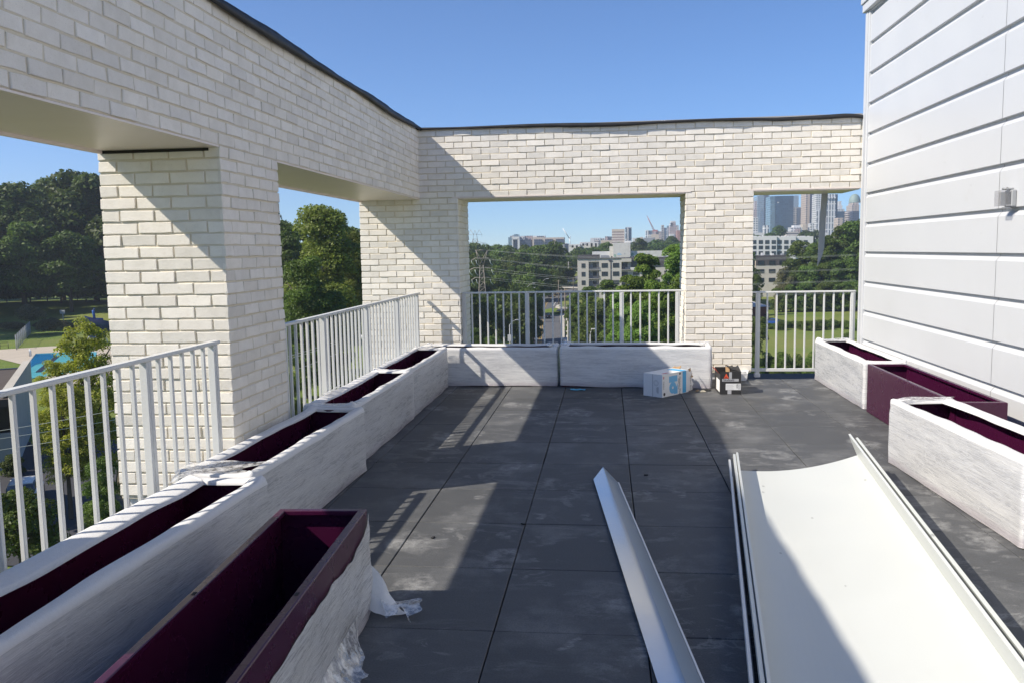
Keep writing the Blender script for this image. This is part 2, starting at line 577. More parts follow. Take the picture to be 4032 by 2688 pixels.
# left frame -------------------------------------------------------------
lw = empty('brick_wall', (XL, 4.0, 0), 0, 'white brick beam and pillars along the left side of the roof terrace, over the long planter row', 'brick wall')
off = lambda o: setattr(o, 'location', -Vector(lw.location)) or o
N_B = 11
mb = MB()
mb.box((XL - TH, -3.4, ZB), (XL, YB - .002, ZT), 0)
bricks(mb, (XL, -3.4 - .0, 0), ey, ex, YB + 3.4, ZB, N_B, 0, (0, -.006))
off(mb.build('beam', BM, lw))
for (y0, y1, ph) in ((1.64, 2.48, 1), (4.69, 5.53, 1)):
    mb = MB()
    mb.box((XL - TH, y0, Z0B - .02), (XL, y1, ZB - .001), 0)
    # same coursing as the beam above it
    sh = (y0 + 3.4) % BL
    bricks(mb, (XL, y0, 0), ey, ex, y1 - y0, Z0B, 29, ph, (.006, .006))
    bricks(mb, (XL - TH, y0, 0), ex, -ey, TH, Z0B, 29, ph + 1, (.006, .006))
    bricks(mb, (XL, y1, 0), -ex, ey, TH, Z0B, 29, ph + 1, (.006, .006))
    off(mb.build('pillar', BM, lw))
    mb = MB()
    mb.box((XL - TH + .03, y0 + .03, -.05), (XL - .03, y1 - .03, Z0B - .02), 0)
    off(mb.build('pillar_foot', M_FOAM, lw))
for (y0, y1) in ((-3.4, 1.64), (2.48, 4.69), (5.53, YB)):
    mb = MB()
    mb.box((XL - TH + .012, y0 + .012, ZB - .012), (XL + .004, y1 - .012, ZB - .002), 0)
    mb.box((XL - TH + .010, y0 + .012, ZB - .030), (XL - TH + .03, y1 - .012, ZB - .0125), 0)
    off(mb.build('soffit', M_SOFFIT, lw))
mb = MB()
mb.box((XL - TH + .02, 4.70, ZB - .016), (XL - .012, 4.712, ZB - .003), 0)
mb.box((XL - TH + .01, 4.676, ZB - .03), (XL - .06, 4.688, ZB - .014), 0)
off(mb.build('dark_joint', M_DARK, lw))


def membrane(path, wid, name, parent, seed, ztop, lift=None, drop=.030):
    """black roofing membrane turned over the wall head, hanging ragged over the inner edge; path: points along the inner edge"""
    rg = random.Random(seed)
    ph = [rg.uniform(0, 6.28) for _ in range(6)]
    n = 150
    rows = []
    (p0, p1, inn) = path
    p0, p1, inn = Vector(p0), Vector(p1), Vector(inn)
    Ln = (p1 - p0).length
    sec = []
    for i in range(n + 1):
        t = i / n
        s = t * Ln
        p = p0.lerp(p1, t)
        w = .5 * math.sin(s * 1.9 + ph[0]) + .3 * math.sin(s * 4.7 + ph[1]) + .25 * math.sin(s * 11 + ph[2]) + .12 * math.sin(s * 27 + ph[3])
        o = .050 + .012 * w
        zt = ztop + .006 * math.sin(s * 3.1 + ph[4]) + (lift(t) if lift else 0)
        dr = drop + .012 * math.sin(s * 2.3 + ph[5]) + .008 * w
        row = [p - inn * wid + Vector((0, 0, zt)), p - inn * .25 + Vector((0, 0, zt + .004)), p + inn * (o * .5) + Vector((0, 0, zt + .003)),
               p + inn * o + Vector((0, 0, zt - .006)), p + inn * (o + .004) + Vector((0, 0, zt - dr * .6)), p + inn * (o - .006) + Vector((0, 0, zt - dr)),
               p + inn * (o - .012) + Vector((0, 0, zt - dr * .8)), p + inn * (o - .010) + Vector((0, 0, zt - .014)), p + inn * .0 + Vector((0, 0, zt - .012))]
        rows.append(row)
    mb = MB()
    mb.grid(rows)
    o = mb.build(name, M_MEMB, parent)
    return o


mb = MB()
mb.box((XL - TH + .01, -3.4, ZT - .012), (XL - .012, YB, ZT + .018), 0)
off(mb.build('wall_plate', paint('weathered_plate', (.40, .385, .36), .8), lw))
off(membrane(((XL, -3.4, 0), (XL, YB + .02, 0), (1, 0, 0)), TH - .02, 'coping_membrane', lw, 5, ZT + .030, None, .062))

# rear frame -------------------------------------------------------------
XP0, XP1, XR0, XR1 = XL - TH, -1.74, .905, 1.648
bw = empty('brick_wall', (0, YB, 0), 0, 'white brick frame with two openings at the rear of the terrace, facing the skyline', 'brick wall')
offb = lambda o: setattr(o, 'location', -Vector(bw.location)) or o
mb = MB()
mb.box((XP0, YB, ZB), (SX - .02, YB + TH, ZT), 0)
bricks(mb, (XL, YB, 0), ex, -ey, SX - .02 - XL, ZB, N_B, 0, (0, 0))
offb(mb.build('beam', BM, bw))
for (x0, x1, ph, full) in ((XP0, XP1, 0, True), (XR0, XR1, 1, False)):
    mb = MB()
    mb.box((x0, YB, Z0B - .02), (x1, YB + TH, ZB - .001), 0)
    bricks(mb, (x0, YB, 0), ex, -ey, x1 - x0, Z0B, 29, ph, (.006, .006))
    bricks(mb, (x1, YB, 0), ey, ex, TH, Z0B, 29, ph + 1, (.006, .006))
    if not full: bricks(mb, (x0, YB + TH, 0), -ey, -ex, TH, Z0B, 29, ph + 1, (.006, .006))
    offb(mb.build('pillar', BM, bw))
    mb = MB()
    mb.box((x0 + .03, YB + .03, -.05), (x1 - .03, YB + TH - .03, Z0B - .02), 0)
    offb(mb.build('pillar_foot', M_FOAM, bw))
for (x0, x1) in ((XP1, XR0), (XR1, SX - .02)):
    mb = MB()
    mb.box((x0 - .06, YB - .010, ZB - .004), (x1 + .05, YB + .03, ZB + .012), 0)
    mb.box((x0 + .012, YB + .004, ZB - .016), (x1 - .012, YB + TH - .01, ZB - .005), 0)
    offb(mb.build('soffit', M_SOFFIT, bw))
mb = MB()
mb.box((XL + .01, YB + .012, ZT - .012), (SX - .02, YB + TH, ZT + .022), 0)
offb(mb.build('wall_plate', paint('weathered_plate', (.40, .385, .36), .8), bw))
offb(membrane(((XL - .05, YB, 0), (SX - .03, YB, 0), (0, -1, 0)), TH - .02, 'coping_membrane', bw, 11, ZT + .026,
              lambda t: -.028 * t + .03 * max(0, (t - .82) / .18) * (1 - max(0, (t - .95) / .05) ** 2), .038))
mb = MB()
mb.box((.62, YB - .018, ZT - .004), (.64, YB - .004, ZT + .016), 0)
mb.tube([(.66, YB - .03, ZT - .004), (.66, YB - .03, ZT + .014)], [.010, .003], 8, 0)
offb(mb.build('clip', M_WHITE, bw))

# siding -----------------------------------------------------------------
sw = empty('siding_wall', (SX, 4, 0), 0, 'tall white metal siding wall with horizontal boards on the right of the terrace', 'siding wall')
offs = lambda o: setattr(o, 'location', -Vector(sw.location)) or o
CS = .3216
SY0, SY1, SEAM, SZT = -3.4, 9.79, 6.585, 4.02
zbase = 1.434 - 4 * CS
prof = [(-.0005, .030), (.0, .0015), (.0015, 0.0), (.264, 0.0), (.267, .0015), (.294, .022), (.297, .030), (.3211, .030)]
for (ya, yb, jig) in ((SY0, SEAM - 3.6 - .002, .0), (SEAM - 3.6 + .002, SEAM - .0018, 0.0), (SEAM + .0018, SY1, .0008)):
    mb = MB()
    for k in range(-1, 13):
        z0 = zbase + k * CS
        rows = []
        for (z, d) in prof:
            zz = max(z0 + z, .03)
            rows.append([(SX + d - jig, ya, zz), (SX + d - jig, yb, zz)])
        for a, b in zip(rows[:-1], rows[1:]):
            mb.quad(a[1], a[0], b[0], b[1])
        if z0 + CS > SZT: break
    offs(mb.build('siding_panel', M_SIDING, sw))
mb = MB()
mb.box((SX + .0385, SY0, .0), (SX + .3, SY1 + .12, SZT + .02))
offs(mb.build('backing', paint('backing_dark', (.25, .25, .26), .8), sw))
mb = MB()
mb.box((SX - .012, SY1, .0), (SX + .035, SY1 + .05, SZT), bev=.003)
mb.box((SX - .020, SY1 + .052, .0), (SX + .05, SY1 + .125, SZT), bev=.003)
mb.box((SX - .030, YB - .075, .35), (SX - .0205, YB - .03, 2.94), bev=.002)
offs(mb.build('corner_trim', M_SIDING, sw))
mb = MB()
mb.box((SX - .045, SY0, SZT + .002), (SX + .32, SY1 + .16, SZT + .09), bev=.004)
mb.box((SX - .060, SY0, SZT + .0905), (SX + .33, SY1 + .175, SZT + .15), bev=.004)
offs(mb.build('cap_flashing', M_SIDING, sw))

# outlet box ---------------------------------------------------------------
def m_plastic():
    n = NT('clear_plastic')
    gl = n.n('ShaderNodeBsdfGlossy', ins={'Roughness': .1, 'Color': (.9, .9, .9, 1)}).outputs[0]
    tp = n.n('ShaderNodeBsdfTransparent', ins={'Color': (.93, .93, .94, 1)}).outputs[0]
    m = n.n('ShaderNodeMixShader', ins={0: .12}); n.set(m, 1, tp); n.set(m, 2, gl)
    return n.done(m.outputs[0])


ob = empty('outlet_box', (SX, 6.365, 1.82), 0, 'small grey weatherproof outlet box with clear cover on the white siding', 'outlet box')
mb = MB()
mb.box((-.035, -.055, -.062), (.0, .055, .055), bev=.006)
mb.box((-.075, .028, -.05), (-.0355, .05, .045), bev=.004)
mb.box((-.05, -.03, .056), (-.01, .03, .070), bev=.004)
mb.tube([(-.055, -.03, .066), (-.055, .035, .066)], .009, 8)
mb.box((-.055, -.02, -.078), (-.01, .05, -.0625), bev=.004)
mb.build('box', M_GREYMET, ob)
mb = MB()
mb.box((-.036, -.046, -.045), (-.0352, .024, .04))
mb.build('socket_plate', paint('socket_dark', (.07, .07, .075), .5), ob)
mb = MB()
for lo, hi in (((-.105, -.052, -.055), (-.040, -.049, .052)), ((-.105, -.049, -.055), (-.102, .052, .052)), ((-.102, .049, -.055), (-.076, .052, .052)), ((-.102, -.049, .049), (-.04, .049, .052)), ((-.102, -.049, -.055), (-.04, .049, -.052))):
    mb.box(lo, hi)
mb.build('clear_cover', m_plastic(), ob)

# floor --------------------------------------------------------------------
mb = MB()
PX, PY, gx, gy = .6096, .6711, -.45966, 7.91926
rg = random.Random(21)
for i in range(-3, 6):
    for k in range(-16, 4):
        x0, y0 = gx + i * PX, gy + k * PY
        x1, y1 = x0 + PX, y0 + PY
        x0, x1, y0, y1 = max(x0, -2.12), min(x1, SX + .02), y0, min(y1, YB - .04)
        if x1 - x0 < .02 or y1 - y0 < .02: continue
        dz = rg.uniform(-.0015, .0008)
        a, b = rg.uniform(-.0012, .0012), rg.uniform(-.0012, .0012)
        t = rg.uniform(.86, 1.12)
        M = Matrix.Translation((0, 0, dz)) @ Matrix.Shear('XY', 4, (0, 0))
        mb.bbox((x0 + .0028 + a, y0 + .0028 + b, -.05), (x1 - .0028 + a, y1 - .0028 + b, 0), 0, t, M, .0025)
tag(mb.build('floor', M_PAVER), kind='structure')
mb = MB()
mb.box((XL - TH - .02, -6, -.30), (SX + .3, YB + TH + .02, -.052))
tag(mb.build('floor_slab', paint('deck_membrane', (.05, .05, .055), .8)), kind='structure')

# railings -------------------------------------------------------------------


def railing(y0, y1, posts, label, axis='y', fixed=-2.225, ztop=1.035, base=.07, sp=.1135, first=None, end_over=0.0):
    loc = (fixed, (y0 + y1) / 2, 0) if axis == 'y' else ((y0 + y1) / 2, fixed, 0)
    o = empty('railing', loc, 0, label, 'railing', 'grey railings round the terrace')
    mid = (y0 + y1) / 2

    def bx(mb, s0, s1, h, z0, z1, bev=.0025):
        if axis == 'y': mb.box((-h, s0 - mid, z0), (h, s1 - mid, z1), bev=bev)
        else: mb.box((s0 - mid, -h, z0), (s1 - mid, h, z1), bev=bev)
    mb = MB(); bx(mb, y0 - end_over, y1 + end_over, .024, ztop - .02, ztop, .004); mb.build('top_rail', M_RAIL, o)
    mb = MB(); bx(mb, y0, y1, .016, base, base + .035); mb.build('bottom_rail', M_RAIL, o)
    for p in posts:
        mb = MB(); bx(mb, p - .0245, p + .0245, .020, -.02 if axis == 'y' else .0, ztop - .0205)
        bx(mb, p - .008, p + .008, .0235, base + .05, ztop - .03, .001)
        pt = mb.build('post', M_RAIL, o)
        if axis == 'x' and p == posts[0] and fixed > 9:
            mb = MB(); bx(mb, p - .032, p + .032, .030, .001, .05, .006); mb.build('post_shoe', M_FOAM, pt)
    proto = None
    edges = sorted(posts)
    for a, b in zip(edges[:-1], edges[1:]):
        n = max(1, round((b - a) / sp))
        for k in range(1, n):
            s = a + (b - a) * k / n
            if proto is None:
                mb = MB()
                if axis == 'y': mb.box((-.0095, -.0095, base + .0352), (.0095, .0095, ztop - .0202), bev=.002)
                else: mb.box((-.0095, -.0095, base + .0352), (.0095, .0095, ztop - .0202), bev=.002)
                proto = mb.build('baluster', M_RAIL, o); bl = proto
            else:
                bl = proto.copy(); COL.objects.link(bl); bl.parent = o
            bl.location = (0, s - mid, 0) if axis == 'y' else (s - mid, 0, 0)
    return o


railing(2.49, 4.60, [2.56, 3.838, 4.545], 'grey steel railing in the near left opening, ending against the brick pillar', end_over=.0)
railing(5.54, 9.86, [5.60, 6.43, 7.63, 8.80, 9.75], 'long grey steel railing on the left between the two brick pillars, beside wrapped planters', ztop=1.04)
railing(-1.72, .89, [-1.705, -.945, .172, .82], 'grey steel railing in the wide rear opening above the road, behind two wrapped planters', 'x', YB + .10, 1.027, sp=.1012)
railing(1.66, 2.82, [1.735, 2.79], 'short grey steel railing in the right rear opening in front of the meadow', 'x', YB + .10, .995, sp=.1048)
# ================================================================== PLANTERS
PH = .44


def wnoise(seed):
    rg = random.Random(seed)
    K = [(rg.uniform(.6, 14), rg.uniform(-6, 6), rg.uniform(0, 6.28), 0) for _ in range(9)]

    def f(s, z=0.0, q=1.0):
        return sum(math.sin(a * s * q + b * z + c) / (1 + .25 * a) for a, b, c, _ in K) / 2.2
    return f


def box_mesh(W, L, h, rim=.032):
    """open metal planter: walls, folded rim, floor"""
    mb = MB()
    w, l = W / 2, L / 2
    rr = .006
    t = .004
    ring = lambda a, b, z: [(-a, -b, z), (a, -b, z), (a, b, z), (-a, b, z)]
    loops = [ring(w, l, 0.006), ring(w, l, h - rr), ring(w - .002, l - .002, h - .002), ring(w - rr, l - rr, h), ring(w - rim + .003, l - rim + .003, h), ring(w - rim, l - rim, h - .003),
             ring(w - rim, l - rim, h - .018), ring(w - rim + t, l - rim + t, h - .018), ring(w - rim + t, l - rim + t, h - t), ring(w - t, l - t, h - t), ring(w - t, l - t, .03)]
    ids = [mb.add(q) for q in loops]
    for a, b in zip(ids[:-1], ids[1:]):
        for k in range(4):
            mb.face((a + k, a + (k + 1) % 4, b + (k + 1) % 4, b + k))
    e = ids[-1]
    mb.face((e, e + 1, e + 2, e + 3))
    e = ids[0]
    mb.face((e + 3, e + 2, e + 1, e))
    # hanging slots in the rim
    for sx in (-1, 1):
        mb.box((sx * (w - .020) - .006, -.012, h + .0004), (sx * (w - .020) + .006, .012, h + .0012), 1)
    return mb


def outline(W, L, r=.015, ds=.022):
    pts = []
    w, l = W / 2, L / 2
    def seg(a, b, nrm):
        a, b = Vector(a), Vector(b)
        n = max(2, int((b - a).length / ds))
        for i in range(n): pts.append((a.lerp(b, i / n), Vector(nrm)))
    def arc(c, a0):
        for i in range(5):
            an = a0 + (math.pi / 2) * i / 5
            d = Vector((math.cos(an), math.sin(an), 0))
            pts.append((Vector(c) + d * r, d))
    seg((w, -l + r, 0), (w, l - r, 0), (1, 0, 0)); arc((w - r, l - r, 0), 0)
    seg((w - r, l, 0), (-w + r, l, 0), (0, 1, 0)); arc((-w + r, l - r, 0), math.pi / 2)
    seg((-w, l - r, 0), (-w, -l + r, 0), (-1, 0, 0)); arc((-w + r, -l + r, 0), math.pi)
    seg((-w + r, -l, 0), (w - r, -l, 0), (0, -1, 0)); arc((w - r, -l + r, 0), 1.5 * math.pi)
    return pts


def wrap_part(parent, W, L, h, seed, foldx=(.05, .05), foldy=(.05, .05), skirt=None, puff=1.0):
    """stretch film over foam round the outside and over the rim. fold*: how far it covers the rim at -/+ x and -/+ y"""
    f1, f2, f3 = wnoise(seed), wnoise(seed + 50), wnoise(seed + 90)
    w, l = W / 2, L / 2
    rows, uvs = [], []
    s = 0.0
    P = outline(W, L)
    n = len(P)
    zs = (0.0, .05, .12, .2, .28, .35, h - .045, h - .018)
    prev = None
    for (p, nr) in P:
        if prev is not None: s += (p - prev).length
        prev = p
        fx = foldx[1] if p.x > 0 else foldx[0]
        fy = foldy[1] if p.y > 0 else foldy[0]
        cornerish = max(0, 1 - min(w - abs(p.x) + .0, l - abs(p.y) + .0) / .001) if False else 0
        dcx, dcy = w - abs(p.x), l - abs(p.y)
        corner = math.exp(-((max(dcx, dcy)) / .05) ** 2)
        row, ur = [], []
        zb = .004 + .010 * max(0, f3(s, 0)) + (skirt(p) if skirt else 0)
        for z in zs:
            zz = zb + (h - zb) * z / h
            o = .010 + .005 * f1(s, zz * 4) * puff + .0022 * math.sin(zz * 60 + 3 * f2(s)) + .004 * corner
            row.append(p + nr * o + Vector((0, 0, zz)))
            ur.append((s, zz))
        a = f2(s, 0)
        b = f1(s * 1.7, 2)
        wav = 1 + .22 * a + .18 * b
        def ins(k):
            ix, iy = fx * k * wav, fy * k * wav
            return Vector((max(-w + ix, min(w - ix, p.x)), max(-l + iy, min(l - iy, p.y)), 0))
        up = (.012 + .006 * b * puff) * (1 + 1.3 * corner)
        row.append(p + nr * .007 + Vector((0, 0, h + up * .45))); ur.append((s, h + .015))
        row.append(ins(.15) + Vector((0, 0, h + up * .95))); ur.append((s, h + .03))
        row.append(ins(.5) + Vector((0, 0, h + up * .85 + .004 * a))); ur.append((s, h + .05))
        row.append(ins(.85) + Vector((0, 0, h + up * .5))); ur.append((s, h + .07))
        row.append(ins(1.0) + Vector((0, 0, h + .002))); ur.append((s, h + .08))
        row.append(ins(1.02) + Vector((0, 0, h - .012 + .008 * b))); ur.append((s, h + .09))
        rows.append(row); uvs.append(ur)
    rows.append(rows[0]); uvs.append([(s + .02, u[1]) for u in uvs[0]])
    mb = MB()
    nj = len(rows[0])
    v0 = mb.add([q for r in rows[:-1] for q in r])
    m = len(rows) - 1
    for i in range(m):
        i2 = (i + 1) % m
        for j in range(nj - 1):
            mi = 0 if j < 7 else 1
            mb.face((v0 + i * nj + j, v0 + i2 * nj + j, v0 + i2 * nj + j + 1, v0 + i * nj + j + 1), mi, 1.0, (uvs[i][j], uvs[i + 1][j], uvs[i + 1][j + 1], uvs[i][j + 1]), True)
    return mb.build('film_wrap', [M_FILM, M_FOAM], parent)


def crumple(parent, c, u, v, nu, nv, seed, mat, amp=.02, name='torn_film', edge=.25, n=14):
    """a loose crumpled scrap: c corner, u/v edge vectors"""
    f1, f2, f3 = wnoise(seed), wnoise(seed + 1), wnoise(seed + 2)
    c, u, v = Vector(c), Vector(u), Vector(v)
    nr = u.cross(v).normalized()
    rows = []
    for i in range(n + 1):
        a = i / n
        row = []
        for j in range(n + 1):
            b = j / n
            ra = a * (1 + edge * f1(b * .9, 1) * a * a) + .04 * f2(b * .8)
            rb = b * (1 + edge * f2(a * 1.1, 1) * b)
            p = c + u * ra + v * rb + nr * amp * .8 * (f1(a * .5, b * .35) + .5 * f3(a * .9 + b * .5, b * .6))
            row.append(p)
        rows.append(row)
    mb = MB()
    mb.grid(rows)
    return mb.build(name, mat, parent)


def planter(cx, cy, W, L, rz, label, group='plum planters round the terrace', wrap=None, seed=1, h=PH, name='planter'):
    o = empty(name, (cx, cy, .001), rz, label, 'planter', group)
    mb = box_mesh(W, L, h)
    mb.build('planter_box', [M_PURPLE, M_DARK], o)
    if wrap is not None:
        wrap_part(o, W, L, h, seed, **wrap)
    return o


G = 'plum planters round the terrace'
# left row, outer edge against the railing
p1 = planter(-1.865, 2.93, .40, 1.78, R(-1.6), 'film wrapped plum planter at lower left, nearest of the row along the left railing', G, dict(foldx=(.12, .065), foldy=(.05, .05), puff=.8), 11)
p2 = planter(-1.90, 4.765, .38, 1.77, R(-1.2), 'film wrapped plum planter in the left row, beside the first brick pillar', G, dict(foldx=(.055, .055), foldy=(.05, .035)), 23)
p3 = planter(-1.955, 6.60, .36, 1.76, R(-.3), 'film wrapped plum planter in the left row, with glossy film bunched on its outer rim', G, dict(foldx=(.075, .05), foldy=(.035, .06), puff=1.5), 37)
p4 = planter(-1.965, 8.385, .36, 1.70, 0, 'shortest looking film wrapped planter of the left row, touching the rear planter in the corner', G, dict(foldx=(.05, .05), foldy=(.035, .05), puff=1.2), 41)
# rear pair
p5 = planter(-1.335, 9.545, .40, 1.55, R(90), 'film wrapped planter under the rear railing, left one of two, with rail shadows across it', G, dict(foldx=(.05, .055), foldy=(.05, .055)), 53, .425)
p6 = planter(.313, 9.47, .44, 1.62, R(90) - .065, 'film wrapped planter under the rear railing, behind the white carton', G, dict(foldx=(.05, .075), foldy=(.05, .05), skirt=lambda p: .035 * max(0, p.y - .35) if p.x < 0 else 0, puff=1.3), 61, .44)
# right row along the siding
p7 = planter(2.535, 8.93, .36, 1.84, 0, 'film wrapped planter at the far right, between the short railing and the bare plum planter', G, dict(foldx=(.055, .05), foldy=(.05, .05)), 71)
p8 = planter(2.515, 6.93, .34, 1.94, 0, 'bare glossy plum planter without film along the white siding', G, None, 0)
p9 = planter(2.20, 5.19, .40, 1.72, R(3.0), 'film wrapped planter at right, pulled out in front of the bare plum planter', G, dict(foldx=(.065, .07), foldy=(.055, .06), puff=1.1), 83)
# loose purple one in front
p0 = planter(-1.155, 2.49, .375, 1.80, R(3.2), 'big plum planter in the foreground with open rim and torn foam hanging off its side', G, None, 0)

for (p, c, u, v, sd, amp) in ((p2, (-.20, -.90, .445), (.40, .03, .01), (-.02, .16, .02), 5, .022), (p2, (-.21, -.93, .40), (.12, -.02, .05), (-.03, .14, .035), 8, .03),
                              (p3, (-.19, -.55, .445), (.07, .02, .03), (-.02, .45, .0), 12, .02), (p3, (-.18, -.87, .445), (.36, .02, .0), (0, .08, .015), 14, .018),
                              (p5, (-.20, -.78, .43), (.14, .0, .06), (-.01, .12, -.02), 17, .025), (p6, (-.21, .72, .43), (.18, .0, .05), (.0, .10, -.02), 19, .028),
                              (p6, (-.16, -.80, .44), (.30, .02, .04), (.0, .10, .01), 27, .02), (p5, (-.19, .66, .43), (.2, .02, .035), (.0, .12, -.01), 29, .022),
                              (p4, (-.17, .74, .445), (.30, .02, .03), (.0, .12, .02), 31, .02), (p7, (-.18, -.90, .44), (.36, .01, .01), (.0, -.06, -.02), 33, .012),
                              (p9, (-.2, .80, .445), (.38, .0, .015), (.0, .07, .0), 35, .012), (p7, (-.17, .84, .44), (.33, .0, .01), (.0, .07, .01), 39, .012)):
    crumple(p, c, u, v, 10, 10, sd, M_CLEAR, amp)

# torn foam and film on the side of the foreground planter
def torn_side(p, W, L):
    f1, f2 = wnoise(7), wnoise(9)
    top = [(.90, .425), (.855, .375), (.79, .35), (.60, .33), (.45, .335), (.30, .345), (.10, .34), (-.2, .33), (-.5, .34), (-.9, .35)]
    def zt(y):
        for (a, za), (b, zb_) in zip(top[:-1], top[1:]):
            if a >= y >= b:
                t = (a - y) / (a - b); t = t * t * (3 - 2 * t)
                return za + (zb_ - za) * t
        return top[-1][1]
    rows, uv = [], []
    n = 90
    for i in range(n + 1):
        y = L / 2 - .005 - (L - .01) * i / n
        z1 = zt(y) + .006 * f1(y * 6)
        row, ur = [], []
        for j in range(13):
            t = j / 12
            z = .004 + (z1 - .004) * t
            o = .008 + .010 * (1 - t) * (1 + f1(y * 3, z * 5)) + .004 * f2(y * 5, z * 12)
            row.append((W / 2 + o, y, z)); ur.append((y, z))
        rows.append(row); uv.append(ur)
    mb = MB()
    mb.grid(rows, 0, 1, uv)
    o = mb.build('torn_foam', m_wrap('torn_film', .32, (.46, .46, .48)), p)
    return o


torn_side(p0, .375, 1.80)
ft_ = wnoise(45)
rows = []
for i in range(25):
    t_ = i / 24
    rows.append([(.192 + .17 * t_ + .035 * math.sin(math.pi * t_) * sg * (1 - t_) + .012 * ft_(t_ * 1.2, sg), .898 - .05 * t_ - .17 * (1 - sg) * t_ * (1 - t_) - .06 * (1 - sg) * (1 - t_), .004 + (.02 + .17 * sg) * (1 - t_) ** 1.6 + .018 * math.sin(math.pi * t_) * (1 - sg) * 0 + .01 * abs(ft_(t_ * 2, sg * 2)) * (1 - t_)) for sg in [q / 8 for q in range(9)]])
mb = MB(); mb.grid(rows); mb.build('torn_foam', M_FOAM, p0)
crumple(p0, (.24, .86, .07), (.14, .02, -.02), (.05, -.12, -.045), 10, 10, 46, M_CLEAR, .03, 'torn_film', .6)
fa_, fb_, fc_ = wnoise(301), wnoise(302), wnoise(303)
rows = []
for i in range(141):
    y = .62 - 1.25 * i / 140
    rag = abs(fb_(y * 3.5)) + .45 * abs(fc_(y * 8)) + .15 * abs(fa_(y * 19))
    d_ = (.02 + .075 * max(0, .55 + .6 * fa_(y * 2.2)) + .05 * rag) * min(1, (.63 - y) * 5)
    rows.append([(.205 + .005 * fc_(y * 3) + d_ * t, y - .05 * t * fb_(y * 3) - .03 * t, .10 * (1 - t) ** 2.2 + .004 + .026 * abs(fa_(y * 3, t * 2)) * t * (1.2 - t) + .008 * abs(fc_(y * 6, t * 3)) * t) for t in (0, .15, .3, .45, .6, .75, .88, 1.0)])
mb = MB(); mb.grid(rows); mb.build('torn_film', M_CLEAR, p0)

# ================================================================== METAL FLASHING
def sheet(mb, prof, y0, y1, t=.0012, n=1, mi=0):
    """thin folded sheet: prof list of (x,z) run along y"""
    P = [Vector((x, 0, z)) for x, z in prof]
    nr = []
    for i in range(len(P)):
        d = (P[min(i + 1, len(P) - 1)] - P[max(i - 1, 0)]).normalized()
        nr.append(Vector((-d.z, 0, d.x)))
    for side, sg in ((0, 1), (1, -1)):
        for k in range(n):
            ya, yb = y0 + (y1 - y0) * k / n, y0 + (y1 - y0) * (k + 1) / n
            for i in range(len(P) - 1):
                a, b = P[i] + nr[i] * t * sg, P[i + 1] + nr[i + 1] * t * sg
                q = ((a.x, ya, a.z), (b.x, ya, b.z), (b.x, yb, b.z), (a.x, yb, a.z))
                mb.quad(*(q if sg > 0 else q[::-1]), mi)
    for y in (y0, y1):
        for i in range(len(P) - 1):
            a, b, c, d = P[i] + nr[i] * t, P[i + 1] + nr[i + 1] * t, P[i + 1] - nr[i + 1] * t, P[i] - nr[i] * t
            q = ((a.x, y, a.z), (b.x, y, b.z), (c.x, y, c.z), (d.x, y, d.z))
            mb.quad(*(q if y == y1 else q[::-1]), mi)
    for i in (0, -1):
        a, c = P[i] + nr[i] * t, P[i] - nr[i] * t
        mb.quad((a.x, y0, a.z), (a.x, y1, a.z), (c.x, y1, c.z), (c.x, y0, c.z), mi)


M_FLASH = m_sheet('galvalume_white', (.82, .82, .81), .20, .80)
M_TRAY = m_sheet('white_tray_metal', (.55, .565, .54), .34)
fl = empty('angle_flashing', (-.033, 5.81, .001), 0, 'long narrow bent metal angle lying on the dark pavers left of the tray sheets', 'metal flashing')
fo_ = Vector((-.033, 5.81, 0))


def plate(pts, name, mat, t=.0014):
    mb = MB()
    P = [Vector(p) - fo_ for p in pts]
    n = (P[1] - P[0]).cross(P[2] - P[0]).normalized()
    if n.z < 0: n = -n
    m_ = len(P)
    top = mb.add([p + n * t for p in P]); bot = mb.add(P)
    up = (P[1] - P[0]).cross(P[2] - P[0]).dot(n) > 0
    o = list(range(m_))
    mb.face([top + i for i in (o if up else o[::-1])]); mb.face([bot + i for i in (o[::-1] if up else o)])
    for i in o:
        j = (i + 1) % m_
        q = (bot + i, bot + j, top + j, top + i)
        mb.face(q if up else q[::-1])
    return mb.build(name, mat, fl)


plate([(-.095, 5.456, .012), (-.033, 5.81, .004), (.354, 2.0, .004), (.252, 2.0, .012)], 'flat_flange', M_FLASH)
plate([(-.0325, 5.808, .0045), (.060, 5.15, .080), (.380, 2.0, .080), (.3555, 2.0, .0045)], 'upright_flange', m_sheet('flashing_shaded', (.50, .50, .47), .35, .3))  # same bent metal in a darker copy: shade of the upright face in its colour
plate([(.0605, 5.15, .0812), (.0685, 5.147, .0795), (.3885, 2.0, .0795), (.3805, 2.0, .0812)], 'hem', M_WHITE)
plate([(.0690, 5.06, .078), (.0770, 5.06, .066), (.3890, 2.0, .066), (.3890, 2.0, .078)], 'hem', M_WHITE)

TA = math.atan2(.117, 1.0)
